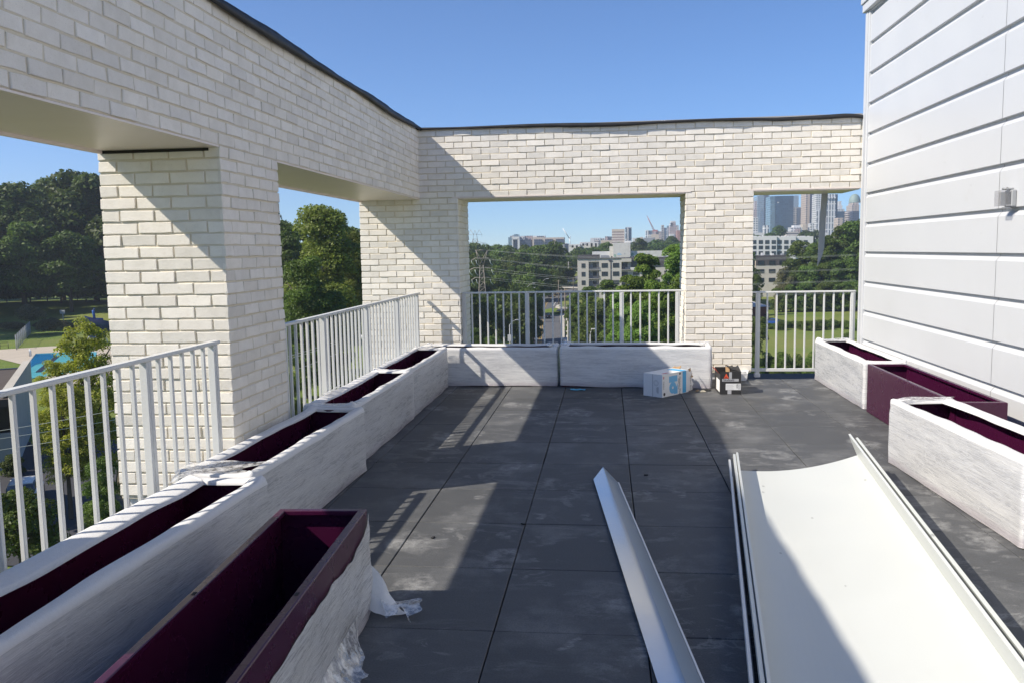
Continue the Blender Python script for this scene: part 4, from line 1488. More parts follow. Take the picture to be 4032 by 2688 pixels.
mb = MB(); mb.box((-.6, -.12, 2.6), (.6, -.05, 3.4)); mb.build('backboard', M_GREYMET, hp)

# white pipe barrier and standpipe seen through the second left opening
pb = at(1358, 1330, 142); pb.z = gz(pb.x, pb.y)
zb_ = at(1358, 1324, 142).z
wb = empty('pipe_barrier', pb, 0, 'white horizontal pipe barrier over the ditch, seen between the left balusters', 'barrier')
mb = MB(); mb.tube([(-3.2, 0, zb_ - pb.z), (3.3, .4, zb_ - pb.z)], .15, 8); mb.build('pipe', M_WHITE, wb)
for x in (-2.9, .2, 3.0):
    mb = MB(); mb.tube([(x, 0.05, -.2), (x, .05, zb_ - pb.z + .2)], .14, 8); mb.build('post', M_WHITE if x else M_CONC, wb)
sp = at(1353, 1480, 92)
mb = MB(); mb.tube([(0, 0, -3), (0, 0, 2.25)], .07, 8); mb.tube([(0, 0, 2.2), (.22, 0, 2.3)], [.16, .1], 8)
tag(mb.build('standpipe', paint('pipe_cream', (.55, .52, .42), .6), None, sp), 'slim cream coloured standpipe on the grass below the white pipe barrier', 'standpipe')
# ================================================================== TREES
nrng = np.random.default_rng(12)


def crown_mesh(name, seed, n_lobes, n_cards, card, mat, shape='round', sparse=0.0, lobe_r=(.16, .30), inner=.15, A=1.0):
    """crown in a unit box: x,y in -.5...5, z in 0..1; leaves are small folded rhombi clustered on lobes"""
    g = np.random.default_rng(seed)
    n_lobes, n_cards = int(n_lobes * max(.7, A) ** .85), int(n_cards * max(.7, A) ** .85)
    c = []
    while len(c) < n_lobes:
        p = g.uniform(-1, 1, 3)
        if (p[:2] ** 2).sum() > 1: continue
        z = p[2] * .5 + .5
        if shape == 'round': s = math.sqrt(max(.06, 1 - ((z - .42) / .66) ** 2)) if z > .42 else .72 + .28 * z / .42
        elif shape == 'tall': s = min(1, .55 + 1.2 * z) * math.sqrt(max(.08, 1 - max(0, (z - .4) / .66) ** 2.4))
        elif shape == 'cone': s = max(.12, 1 - z) ** .8
        else: s = 1
        rr = math.hypot(p[0], p[1])
        c.append((p[0] * .37 * s, p[1] * .37 * s, .10 + (A - .22) * z, g.uniform(*lobe_r) * (.65 + .35 * s), g.uniform(.78, 1.2)))
    c = np.array(c)
    wgt = c[:, 3] ** 2
    li = g.choice(n_lobes, n_cards, p=wgt / wgt.sum())
    d = g.normal(size=(n_cards, 3))
    d /= np.linalg.norm(d, axis=1)[:, None]
    d[:, 2] = np.where(d[:, 2] < -.3, -d[:, 2], d[:, 2])
    d /= np.linalg.norm(d, axis=1)[:, None]
    rr = np.where(g.random(n_cards) < inner, g.uniform(.2, .8, n_cards), g.uniform(.82, 1.08, n_cards))
    # fine clumping on the surface of each lobe
    q = np.sin(d * 9 + li[:, None] * 1.7).prod(1)
    rr = rr * (1 + .12 * q)
    P = c[li, :3] + d * (rr * c[li, 3])[:, None] * np.array([1, 1, .8])
    nr = d * .8 + g.normal(size=(n_cards, 3)) * .55 + np.array([0, 0, .25])
    nr /= np.linalg.norm(nr, axis=1)[:, None]
    a = np.cross(nr, g.normal(size=(n_cards, 3)))
    a /= np.linalg.norm(a, axis=1)[:, None]
    b = np.cross(nr, a)
    s = card * g.uniform(.55, 1.35, n_cards)
    fold = nr * (s * .18)[:, None]
    v = np.stack([P - a * s[:, None], P - b * (s * .55)[:, None] + fold, P + a * s[:, None], P + b * (s * .55)[:, None] + fold], 1).reshape(-1, 3)
    me = bpy.data.meshes.new(name)
    me.vertices.add(len(v)); me.vertices.foreach_set('co', v.ravel())
    me.loops.add(n_cards * 4); me.loops.foreach_set('vertex_index', np.arange(n_cards * 4))
    me.polygons.add(n_cards)
    me.polygons.foreach_set('loop_start', np.arange(0, n_cards * 4, 4))
    me.polygons.foreach_set('loop_total', np.full(n_cards, 4))
    me.update(calc_edges=True)
    t = g.uniform(.72, 1.25, n_cards) * c[li, 4]
    at_ = me.attributes.new('tint', 'FLOAT', 'FACE')
    at_.data.foreach_set('value', t)
    me.materials.append(mat)
    return me


def trunk_mesh(name, seed, mat, limbs=7, r0=.035):
    """trunk and limbs, height 1 to the middle of the crown"""
    g = random.Random(seed)
    mb = MB()
    lean = g.uniform(-.03, .03)
    pts = [(0, 0, -.08), (0, 0, .02), (lean * .5, 0, .3), (lean, lean * .5, .55), (lean * 1.3, lean, .80)]
    mb.tube(pts, [r0 * 1.5, r0 * 1.15, r0 * .85, r0 * .6, r0 * .25], 8)
    for k in range(limbs):
        z = g.uniform(.32, .7); an = k * 2.4 + g.uniform(0, .8)
        l = g.uniform(.18, .32)
        p0 = Vector((lean * z, 0, z))
        p1 = p0 + Vector((math.cos(an) * l * .5, math.sin(an) * l * .5, l * .45))
        p2 = p0 + Vector((math.cos(an) * l, math.sin(an) * l, l * .75))
        mb.tube([p0, p1, p2], [r0 * .42, r0 * .3, r0 * .12], 5)
    o = mb.build(name, mat)
    me = o.data
    bpy.data.objects.remove(o)
    return me


M_BARK = paint('bark', (.085, .07, .055), .95, 0, .1, .3, 2)
L_DARK = m_leaf('leaf_dark', (.054, .092, .015), (.100, .138, .028))
L_MID = m_leaf('leaf_mid', (.070, .125, .018), (.120, .165, .032))
L_BRIGHT = m_leaf('leaf_bright', (.115, .205, .030), (.175, .245, .048), .36)
L_YEL = m_leaf('leaf_yellow', (.28, .315, .045), (.36, .365, .07), .42, .02)
L_OLIVE = m_leaf('leaf_olive', (.105, .105, .050), (.135, .125, .060), .2, .02)
L_LIGHT = m_leaf('leaf_light', (.15, .205, .034), (.22, .255, .05), .34)
L_FAR = m_leaf('leaf_far', (.048, .090, .018), (.080, .118, .028))
T_ = [trunk_mesh('trunk', s, M_BARK) for s in (1, 2)]
PROTO = {}
CM = crown_mesh


def proto(kind, v, A=1.0):
    k = (kind, v, A)
    if k not in PROTO:
        s = hash_seed = (sum(ord(ch) for ch in kind) * 7 + v * 31 + int(A * 10))
        crown_mesh = lambda *a, **kw: CM(*a, **kw, A=A)
        PROTO[k] = {
            'dark': lambda: crown_mesh('crown', s, 34, 9000, .030, L_DARK, 'round', lobe_r=(.13, .24)),
            'wood': lambda: crown_mesh('crown', s, 42, 15000, .026, L_DARK, 'tall', lobe_r=(.12, .21)),
            'mid': lambda: crown_mesh('crown', s, 34, 8000, .031, L_MID, 'round', lobe_r=(.13, .25)),
            'bright': lambda: crown_mesh('crown', s, 60, 22000, .021, L_BRIGHT, 'round', lobe_r=(.09, .17)),
            'light': lambda: crown_mesh('crown', s, 60, 20000, .020, L_LIGHT, 'round', lobe_r=(.13, .23)),
            'near': lambda: crown_mesh('crown', s, 40, 15000, .020, L_MID, 'round', lobe_r=(.12, .22)),
            'yellow': lambda: crown_mesh('crown', s, 95, 13000, .015, L_YEL, 'round', lobe_r=(.06, .12), inner=.3),
            'olive': lambda: crown_mesh('crown', s, 26, 6000, .030, L_OLIVE, 'round', lobe_r=(.14, .25)),
            'far': lambda: crown_mesh('crown', s, 18, 2200, .052, L_FAR, 'round', lobe_r=(.18, .30)),
            'hedge': lambda: crown_mesh('crown', s, 26, 9000, .026, L_MID, 'round', lobe_r=(.16, .26)),
        }[kind]()
    return PROTO[k]


TREES = {}
trg = random.Random(99)


def tree(kind, px, top, wpx, D, label, group, low=.28, name=None, cat='tree', base=None, trunk=True, foot=None, X=None):
    """crown centred on photo column px with its top on row top, wpx wide, D metres deep; low = clear stem share"""
    p = at(px, top, D)
    w_ = wpx * D / FPX
    zg = gz(p.x, p.y) if base is None else base
    H = max(p.z - zg, 1.5)
    o = empty(name or 'tree', (p.x, p.y, zg - .1), trg.uniform(0, 6.28), label, cat, group)
    v = trg.randrange(2)
    hc = H * (1 - low)
    A = min((.6, .85, 1.2, 1.7, 2.4, 3.2), key=lambda q: abs(math.log(q * w_ / hc)))
    c = bpy.data.objects.new('crown', proto(kind, v, A))
    COL.objects.link(c); c.parent = o
    c.scale = (w_ * 1.02, w_ * 1.02, hc / A)
    c.location = (0, 0, H * low)
    if trunk:
        t = bpy.data.objects.new('trunk', T_[v])
        COL.objects.link(t); t.parent = o
        t.scale = (min(w_, H * .6) * .9, min(w_, H * .6) * .9, H * .95)
    return o


# --- wood on the slope behind the pool
GW = 'tall dark trees of the wood behind the pool'
LW = 'tall dark broadleaf tree in the wood on the slope behind the pool'
for (px, top, w_, D) in ((-330, 740, 470, 208), (-110, 725, 420, 214), (60, 718, 400, 212), (345, 662, 420, 226), (215, 700, 330, 236), (560, 720, 420, 224), (-220, 760, 480, 250), (120, 745, 430, 262), (420, 720, 430, 265), (700, 740, 420, 250), (-500, 750, 460, 230)):
    tree('wood', px, top, w_, D, LW, GW, .17)
tree('mid', 75, 880, 250, 196, 'brighter green tree in front of the dark wood at the far left', 'single trees left of the terrace', .2)
tree('dark', 260, 905, 260, 200, 'dark lower tree in the wood just left of the first brick pillar', 'single trees left of the terrace', .2)
tree('dark', -130, 900, 300, 190, 'dark lower tree at the left edge of the wood behind the lawn', 'single trees left of the terrace', .2)
for px, top, w_ in ((15, 1290, 70), (300, 1268, 80), (345, 1262, 90), (75, 1268, 70), (160, 1290, 60)):
    tree('olive', px, top, w_, 163, 'low olive shrub in the row at the back of the lawn by the pool', 'low olive shrubs at the back of the lawn', .02, 'shrub', 'shrub', trunk=False)
tree('olive', 40, 1268, 90, 160, 'small olive shrub at the left edge of the lawn by the chain link fence', 'olive shrubs by the pool', .04, 'shrub', 'shrub', trunk=False)
tree('olive', 236, 1262, 100, 160, 'pale olive shrub on the lawn left of the blue slide', 'olive shrubs by the pool', .04, 'shrub', 'shrub', trunk=False)
tree('olive', 118, 1203, 122, 172, 'rounded olive brown shrub on the lawn behind the chain link fence', 'olive shrubs by the pool', .06, 'shrub', 'shrub', trunk=False)
tree('olive', 186, 1254, 112, 152, 'dark olive shrub on the lawn between fence and slide', 'olive shrubs by the pool', .04, 'shrub', 'shrub', trunk=False)
for (x, y, h_, w_) in ((-150, 163, 33, 22), (-141, 152, 31, 20), (-166, 172, 34, 24), (-178, 190, 34, 24), (-128, 140, 24, 15), (-56, 38, 15, 12), (-64, 47, 16, 13), (-52, 33, 14, 11), (-38, 40, 10, 9), (-73, 54, 16, 13), (-46, 24, 15, 12)):
    q = Vector((x, y, 0)); o = tree('dark', 2016, 900, 100, 60, 'broad shade tree left of the pool yard and driveway', 'shade trees left of the pool yard', .15)
    z_ = gz(x, y); o.location = (x, y, z_ - .1)
    for c_ in o.children:
        c_.data = proto('dark', 0, 1.2) if c_.name.startswith('crown') else c_.data
        c_.scale = (w_, w_, h_ * .85 / 1.2) if c_.name.startswith('crown') else (w_ * .7, w_ * .7, h_ * .9)
        if c_.name.startswith('crown'): c_.location = (0, 0, h_ * .15)
tree('yellow', 240, 1490, 300, 43, 'lower spreading yellow green crown behind the near balusters', None, .25)
yt = tree('yellow', 330, 1222, 360, 45, 'young yellow green tree in front of the swimming pool, beyond the near railing', None, .16)
tree('yellow', 205, 1395, 190, 44, 'low yellow green tree branch clump just beyond the near railing top', None, .30)
tree('near', 392, 1790, 175, 37, 'round leafy green bush at the foot of the first pillar, below the near railing', 'bushes below the near railing', .05, 'bush', 'bush', trunk=False)
tree('near', 60, 1915, 400, 34, 'broad leafy green tree top at the lower left beneath the near railing', 'bushes below the near railing', .2, 'bush', 'bush')
tree('dark', 55, 1822, 120, 52, 'dark low shrub at the foot of the pool house siding', None, .05, 'bush', 'bush', trunk=False)

for (px, top, w_, D, kd) in ((-60, 1010, 300, 214, 'dark'), (110, 1060, 260, 218, 'dark'), (230, 1040, 260, 216, 'dark'), (330, 1050, 260, 222, 'dark'), (20, 1100, 200, 222, 'dark'), (180, 1090, 240, 228, 'dark'), (440, 1040, 300, 218, 'dark'), (300, 1105, 200, 232, 'dark'), (-220, 1000, 320, 200, 'dark'), (-420, 850, 500, 196, 'wood'), (-620, 800, 500, 190, 'wood')):
    tree(kd, px, top, w_, D, 'low dark tree filling the shade under the tall wood behind the pool', 'low trees under the wood behind the pool', .05)
# --- second left opening
tree('light', 1272, 808, 300, 100, 'large light green tree standing alone in the second left opening', None, .10)
tree('light', 1385, 905, 120, 108, 'small light green tree at the right of the large one in the left opening', None, .2)
GB = 'darker trees round the light green one in the second left opening'
tree('dark', 1110, 868, 190, 132, 'dark tree behind and left of the large light green tree', GB, .2)
tree('far', 1085, 828, 70, 260, 'distant pale tree top peeping over the dark tree at the first pillar', GB, .2)
tree('dark', 1400, 890, 190, 150, 'dark tree behind and right of the large light green tree', GB, .25)
tree('near', 1190, 1000, 260, 82, 'dark green leafy tree low in front of the large light green tree', GB, .05)
tree('near', 1300, 1140, 200, 84, 'low dark green tree under the right half of the light green tree', GB, .05)
tree('dark', 1120, 905, 170, 128, 'dark tree filling the gap left of the large light green tree', GB, .05)
tree('dark', 1190, 880, 150, 140, 'dark tree just behind the left shoulder of the large light green tree', GB, .05)
tree('dark', 1010, 900, 220, 140, 'dark tree mostly hidden behind the first brick pillar', GB, .2)
tree('dark', 1500, 860, 240, 190, 'dark tree mostly hidden behind the corner pillar', GB, .2)
tree('near', 1150, 1490, 150, 58, 'small green bush below the long left railing', None, .05, 'bush', 'bush', trunk=False)
tree('dark', 1215, 1290, 170, 95, 'dark shaded shrub beside the white pipe barrier', None, .05, 'shrub', 'shrub', trunk=False)

for px, top, w_, D in ((620, 740, 380, 230), (760, 760, 360, 240), (880, 800, 340, 230), (980, 820, 320, 250), (1060, 850, 260, 280), (1480, 900, 280, 260), (1560, 920, 260, 300), (1640, 930, 260, 330), (1720, 945, 240, 360), (1780, 955, 200, 390), (1600, 960, 280, 240), (1700, 985, 260, 260), (660, 880, 320, 200), (900, 900, 320, 200)):
    tree('wood' if px < 1100 else 'dark', px, top, w_, D, 'dark tree of the wood that runs on behind the brick pillars', 'wood running on behind the pillars', .05)
for px, top, w_, D in ((2800, 960, 200, 300), (2880, 955, 200, 290), (2930, 990, 150, 280), (2850, 1060, 200, 230), (3500, 880, 200, 285), (3600, 870, 220, 280), (3720, 880, 240, 280), (3850, 880, 240, 285), (3560, 1080, 200, 262), (3700, 1080, 200, 262)):
    tree('mid', px, top, w_, D, 'green tree beyond the meadow, next to the right rear pillar or the siding edge', 'trees at the ends of the meadow', .05)
# --- middle distance left of the road, front to back
GC = 'broadleaf trees massed left of the road'
LC_ = 'broadleaf tree in the dense green mass left of the road'
for (kd, px, top, w_, D, lo) in (('dark', 1868, 955, 130, 430, .2), ('mid', 1905, 965, 120, 440, .2), ('dark', 1955, 962, 120, 455, .2), ('mid', 2000, 968, 120, 450, .2), ('mid', 2050, 966, 110, 460, .2), ('dark', 1830, 960, 150, 400, .2),
                                 ('mid', 2095, 985, 90, 430, .2), ('mid', 1895, 1000, 130, 345, .15), ('mid', 1960, 985, 130, 370, .15), ('dark', 2015, 1000, 120, 350, .15), ('mid', 2065, 985, 110, 360, .15), ('mid', 2255, 985, 90, 470, .2), ('dark', 2225, 1010, 80, 430, .2),
                                 ('dark', 1870, 1040, 120, 300, .1), ('mid', 1940, 1050, 130, 310, .1), ('dark', 2030, 1045, 110, 315, .1), ('mid', 2085, 1040, 120, 318, .1), ('mid', 2140, 1055, 110, 322, .1), ('mid', 2185, 1062, 90, 338, .1),
                                 ('dark', 2245, 1060, 70, 385, .12), ('dark', 2215, 1050, 60, 395, .12), ('mid', 2070, 1080, 120, 275, .06), ('mid', 1975, 1085, 130, 262, .06), ('dark', 1900, 1090, 130, 255, .06), ('mid', 2120, 1098, 70, 282, .06), ('dark', 1840, 1075, 120, 250, .06)):
    tree(kd, px, top, w_, D, LC_, GC, lo)
tree('dark', 2168, 948, 165, 372, 'big dome shaped dark green tree above the wood left of the road', None, .06)
tree('mid', 2110, 962, 100, 380, 'light olive green tree leaning on the left of the dome shaped tree', None, .06)
GR = 'dark trees close along the left side of the road'
for (px, top, w_, D) in ((1985, 1130, 170, 190), (2072, 1128, 120, 198), (2098, 1170, 88, 200), (1900, 1150, 150, 180), (2040, 1165, 150, 182), (1840, 1140, 150, 175)):
    tree('dark', px, top, w_, D, 'dark leafy tree standing close along the left edge of the road', GR, .03)
GS = 'low bright bushes under the rear railing at left'
for (px, top, w_) in ((1872, 1290, 80), (1925, 1322, 80), (1985, 1345, 70), (1830, 1300, 80)):
    tree('hedge', px, top, w_, 128, 'low bright green bush behind the rear railing left of the road', GS, .02, 'bush', 'bush', trunk=False)

# --- right of the road
GQ = 'dark green trees right of the road, in front of the apartment building'
for (px, top, w_, D) in ((2268, 1150, 84, 192), (2320, 1125, 110, 184), (2395, 1098, 120, 176), (2455, 1120, 100, 172), (2255, 1190, 66, 186), (2345, 1190, 120, 160), (2420, 1210, 110, 150), (2290, 1215, 90, 165)):
    tree('mid', px, top, w_, D, 'dark green tree between the road and the pale apartment building', GQ, .04)
GL = 'sunlit light green trees behind the rear railing'
for (px, top, w_, D) in ((2668, 945, 210, 118), (2548, 985, 190, 114), (2482, 1072, 170, 108), (2600, 1090, 200, 104), (2440, 1140, 140, 104), (2520, 1170, 190, 98), (2700, 1060, 220, 108), (2790, 1000, 220, 120)):
    tree('bright', px, top, w_, D, 'sunlit light green tree at the right of the rear opening, near the brick pillar', GL, .03)
GH = 'trees on the hill behind the pale apartment building'
for (kd, px, top, w_, D) in (('dark', 2520, 938, 84, 560), ('far', 2580, 948, 80, 640), ('far', 2625, 930, 90, 660), ('far', 2668, 935, 90, 640), ('far', 2560, 965, 70, 600), ('far', 2610, 960, 90, 600), ('far', 2655, 958, 90, 590), ('far', 2710, 940, 100, 620), ('mid', 2390, 950, 70, 520), ('mid', 2345, 968, 70, 500), ('far', 2300, 980, 60, 480), ('mid', 2430, 952, 60, 530), ('far', 2330, 990, 60, 470), ('far', 2390, 985, 60, 470), ('far', 2275, 975, 60, 540)):
    tree(kd, px, top, w_, D, 'green tree on the rise beyond the pale apartment building', GH, .06)

# --- right rear opening
GM = 'tall trees along the far edge of the meadow'
for (kd, px, top, w_, D) in (('mid', 3160, 940, 110, 292), ('mid', 3120, 1010, 90, 285), ('mid', 3215, 950, 90, 288), ('mid', 3255, 925, 110, 286), ('dark', 3305, 890, 110, 290), ('mid', 3350, 868, 120, 288), ('mid', 3400, 860, 130, 290), ('dark', 3450, 860, 140, 290),
                         ('mid', 3180, 1040, 90, 275), ('mid', 3240, 1030, 90, 276), ('dark', 3290, 1020, 90, 274), ('mid', 3345, 1010, 90, 274), ('dark', 3395, 1000, 100, 276)):
    tree(kd, px, top, w_, D, 'tall green tree at the far edge of the meadow before the towers', GM, .08)
GN = 'lower bushy trees at the back of the meadow'
for (px, top, w_) in ((3070, 1135, 80), (3115, 1120, 80), (3160, 1110, 70), (3205, 1130, 80), (3250, 1105, 80), (3295, 1120, 80), (3335, 1105, 80), (3380, 1110, 90), (3430, 1100, 90)):
    tree('mid', px, top, w_, 268, 'low bushy tree at the back of the meadow', GN, .02)
tree('olive', 3085, 1050, 70, 270, 'sparse brownish tree in front of the grey apartment wing', None, .3)
tree('far', 3072, 890, 62, 720, 'round topped distant tree below the blue glass tower', None, .1)
tree('far', 3040, 910, 70, 700, 'low distant tree left of the round topped one under the towers', None, .1)
tree('far', 3195, 908, 110, 680, 'distant flat topped tree below the white tower', None, .1)
tree('far', 2970, 920, 60, 690, 'distant tree beside the right rear pillar under the towers', None, .1)
tree('mid', 2972, 1075, 60, 255, 'green tree beside the right rear pillar in front of the grey wing', None, .1)
tree('hedge', 2978, 1245, 110, 136, 'dark leafy bush beside the right rear pillar at the meadow edge', None, .02, 'bush', 'bush', trunk=False)
GX_ = 'hedge bushes under the short railing'
for (px, top, w_, D) in ((2960, 1392, 90, 118), (3025, 1385, 90, 122), (3085, 1376, 90, 120), (3145, 1390, 90, 121), (3200, 1380, 90, 119), (3255, 1390, 90, 120), (3310, 1395, 90, 120), (3365, 1380, 90, 118), (2990, 1440, 90, 108), (3060, 1440, 90, 108), (3130, 1445, 90, 108), (3200, 1440, 90, 106)):
    tree('hedge', px, top, w_, D, 'leafy bush of the hedge at the near side of the meadow', GX_, .0, 'bush', 'bush', trunk=False)
GY_ = 'small shrubs in the strip across the meadow'
for k in range(13):
    px = 3035 + k * 30 + trg.uniform(-6, 6)
    tree('hedge', px, 1268 + trg.uniform(-8, 8) - k * 1.0, 52, 214 + trg.uniform(-6, 6), 'small weedy shrub in the strip across the middle of the meadow', GY_, .0, 'shrub', 'shrub', trunk=False)
tree('hedge', 3335, 1318, 46, 190, 'single small shrub on the meadow by the wrapped planter and siding', None, .0, 'shrub', 'shrub', trunk=False)

# --- far wood to the horizon: one mass
g = np.random.default_rng(5)
base_m = CM('far_blob', 77, 12, 420, .13, L_FAR, 'round', lobe_r=(.2, .34))
vb = np.empty(len(base_m.vertices) * 3); base_m.vertices.foreach_get('co', vb); vb = vb.reshape(-1, 3)
tb = np.empty(len(base_m.polygons)); base_m.attributes['tint'].data.foreach_get('value', tb)
VV, TT = [], []
for k in range(900):
    D = 480 + 1500 * g.random() ** 1.3
    an = math.radians(g.uniform(-52, 44))
    x, y = D * math.sin(an), D * math.cos(an)
    if -150 < x < 400 and y < 560: continue
    h = g.uniform(11, 17)
    s = g.uniform(11, 17) * (1 + D / 2500)
    z0 = gz(x, y)
    ca_, sa_ = math.cos(k), math.sin(k)
    q = vb * np.array([s, s, h])
    q = np.stack([q[:, 0] * ca_ - q[:, 1] * sa_ + x, q[:, 0] * sa_ + q[:, 1] * ca_ + y, q[:, 2] + z0 - 1], -1)
    VV.append(q); TT.append(tb * g.uniform(.75, 1.2))
VV = np.concatenate(VV); TT = np.concatenate(TT)
me = bpy.data.meshes.new('distant_wood')
nf = len(VV) // 4
me.vertices.add(len(VV)); me.vertices.foreach_set('co', VV.ravel())
me.loops.add(nf * 4); me.loops.foreach_set('vertex_index', np.arange(nf * 4))
me.polygons.add(nf)
me.polygons.foreach_set('loop_start', np.arange(0, nf * 4, 4)); me.polygons.foreach_set('loop_total', np.full(nf, 4))
me.update(calc_edges=True)
me.attributes.new('tint', 'FLOAT', 'FACE').data.foreach_set('value', TT)
me.materials.append(L_FAR)
fo = bpy.data.objects.new('distant_wood', me)
COL.objects.link(fo)
tag(fo, 'far-off green wood reaching to the horizon below the skyline', kind='stuff')
fo['category'] = 'wood'
HAZE_D = .00026
# ================================================================== BUILDINGS
def facing(px, D):
    p = at(px, 960, D)
    return p


def block(parent, cx0, cx1, y0, y1, D, depth, mat, name='body', dy=0.0, zlo=None, origin=None, roofm=None):
    """box from photo columns cx0..cx1 and rows y0 (top)..y1 (bottom) with its front face at D+dy"""
    a, b = at(cx0, y0, D + dy), at(cx1, y0, D + dy)
    zb_ = at((cx0 + cx1) / 2, y1, D + dy).z if zlo is None else zlo
    o = origin
    mb = MB()
    mb.box((a.x - o.x, a.y - o.y, zb_ - o.z), (b.x - o.x, a.y - o.y + depth, (a.z + b.z) / 2 - o.z), 0)
    return mb.build(name, mat, parent)


PW = paint('far_white', (.60, .60, .60), .7, 0, .3, .08, .05)
PBEI = paint('far_beige', (.50, .43, .36), .7, 0, .3, .08, .05)
PGRY = paint('far_grey', (.28, .29, .31), .6, 0, .4, .1, .05)
GLASS_D = (.035, .055, .085)
F_WHITEGRID = m_facade('f_white_grid', (.60, .60, .60), (.10, .13, .17), 3.4, 3.3, .55, .55)
F_WHITEVERT = m_facade('f_white_vert', (.66, .66, .66), (.09, .12, .16), 4.2, 10.0, .45, .86)
F_TANVERT = m_facade('f_tan_vert', (.47, .39, .33), (.16, .16, .18), 6, 3.6, .35, .6)
F_BLUE = m_facade('f_blue', (.045, .075, .115), (.030, .060, .100), 3.0, 3.8, .85, .75, .15, .25, .8)
F_BLUEL = m_facade('f_blue_light', (.12, .17, .21), (.13, .21, .27), 3.0, 3.8, .8, .7, .15, .3, .6)
F_DARK = m_facade('f_dark', (.06, .075, .11), (.03, .04, .07), 3.0, 3.8, .6, .6, .2, .5, .6)
F_PINK = m_facade('f_pink', (.40, .32, .31), (.14, .15, .19), 3.2, 3.6, .5, .55)
F_PALEB = m_facade('f_pale_blue', (.26, .32, .38), (.20, .27, .33), 3, 3.6, .7, .6, .2, .4, .5)
F_BAND = m_facade('f_band', (.52, .47, .44), (.13, .12, .13), 400, 3.7, .97, .5)
F_BANDR = m_facade('f_band_red', (.62, .55, .48), (.30, .19, .18), 400, 3.9, .98, .42)
F_BEIG = m_facade('f_beige_grid', (.47, .43, .38), (.10, .12, .15), 4.5, 4.0, .7, .6)
F_DARKV = m_facade('f_dark_vert', (.20, .21, .23), (.05, .07, .10), 2.4, 200, .6, .98)
GC1 = 'towers of the skyline seen through the right rear opening'
GC2 = 'distant buildings on the horizon of the wide rear opening'
ZC = -14.0
z4 = lambda x, y: (2950 + x / 3.92, 750 + y / 3.92)


def bld(name, label, D, px, group, cat='tower'):
    o = empty(name, (at(px, 960, D).x, at(px, 960, D).y, ZC), 0, label, cat, group)
    return o, Vector(o.location)


def tower(label, D, parts, group=GC1, z=z4, cat='tower', name='tower'):
    """parts: (x0,x1,ytop,mat,partname,dy,depth[,ybot]) in zoom pixels"""
    X = [z(p[0], 0)[0] for p in parts] + [z(p[1], 0)[0] for p in parts]
    o, org = bld(name, label, D, (min(X) + max(X)) / 2, group, cat)
    for p in parts:
        x0, yt = z(p[0], p[2]); x1, _ = z(p[1], p[2])
        yb = z(0, p[7])[1] if len(p) > 7 else None
        block(o, x0, x1, yt, yb if yb else 0, D, p[6], p[3], p[4], p[5], None if yb else ZC, org)
    return o


tower('pink stepped tower with a pale blue glass front, leftmost of the skyline', 1700, [(78, 272, 290, F_PINK, 'body', 0, 40), (95, 262, 160, F_PINK, 'upper_storeys', 4, 34), (130, 232, 90, F_PALEB, 'glass_front', -6, 40), (160, 214, 76, F_PALEB, 'glass_crown', -4, 30)])
tower('dark slate tower behind the pink stepped tower', 1950, [(216, 318, 84, F_DARK, 'body', 0, 50), (228, 300, 74, F_DARK, 'crown', 6, 40)])
tower('narrow dark glass block between pink stepped tower and broad blue tower', 1560, [(234, 312, 302, F_DARK, 'body', 0, 40), (290, 316, 284, PW, 'roof_fin', -1, 20, 300)])
tower('broad dark blue glass tower with a lighter left side', 1500, [(412, 686, 86, F_BLUE, 'body', 0, 42), (322, 411, 92, F_BLUEL, 'light_side', 10, 40), (330, 400, 150, F_BLUEL, 'side_bay', 4, 40), (436, 460, 180, PW, 'sign_panel', -.6, .5, 196)])
tower('pale glass tower with tapered top right behind the broad blue tower', 2000, [(684, 765, 90, F_PALEB, 'body', 0, 40), (700, 765, 80, F_PALEB, 'crown', 4, 30)])
tower('beige gridded block with dark glass centre below the pale glass tower', 1620, [(682, 880, 262, F_BEIG, 'body', 0, 40), (742, 850, 275, F_DARKV, 'glass_centre', -3, 20)])
tower('tall tan tower with a dark glass stripe, left of the hanging strip', 1450, [(882, 1042, 20, F_TANVERT, 'body', 0, 38), (944, 978, 20, F_DARK, 'glass_stripe', -2, 10), (985, 1036, 10, F_WHITEVERT, 'pale_bay', -3, 14)])
tower('white gridded high rise behind the hanging grey strip', 1400, [(1040, 1120, 60, F_WHITEGRID, 'balcony_bay', 0, 30), (1044, 1084, 300, F_WHITEVERT, 'white_bay', -3, 20), (1120, 1200, 40, F_DARK, 'core', 3, 30), (1200, 1342, 60, F_WHITEVERT, 'body', -2, 34), (1205, 1335, 110, F_WHITEVERT, 'crown_band', -4, 10, 128), (1342, 1368, 62, F_DARK, 'dark_side', 2, 34), (1168, 1222, 655, PW, 'podium', -20, 20)])
tower('pale stepped tower standing behind the low blue glass block', 1900, [(1362, 1470, 290, F_WHITEGRID, 'body', 0, 40), (1372, 1440, 235, PW, 'upper_storeys', 5, 30), (1380, 1425, 170, PW, 'crown', 8, 20)])
tower('low blue glass block right of the white gridded high rise', 1520, [(1358, 1522, 328, F_BLUE, 'body', 0, 40)])
tower('small beige tower in front of the low blue glass block', 1300, [(1374, 1452, 424, F_TANVERT, 'body', 0, 25)])
tower('banded stone tower left of the green domed one', 1500, [(1524, 1602, 326, F_BAND, 'body', 0, 30)])
gd = tower('stone tower under a pale green dome at the right edge of the skyline', 1700, [(1590, 1700, 225, F_TANVERT, 'body', 0, 40), (1604, 1690, 190, F_TANVERT, 'upper_storeys', 4, 32)])
px0, yy = z4(1645, 190)
pt = at(px0, yy, 1720)
mb = MB()
rows = []
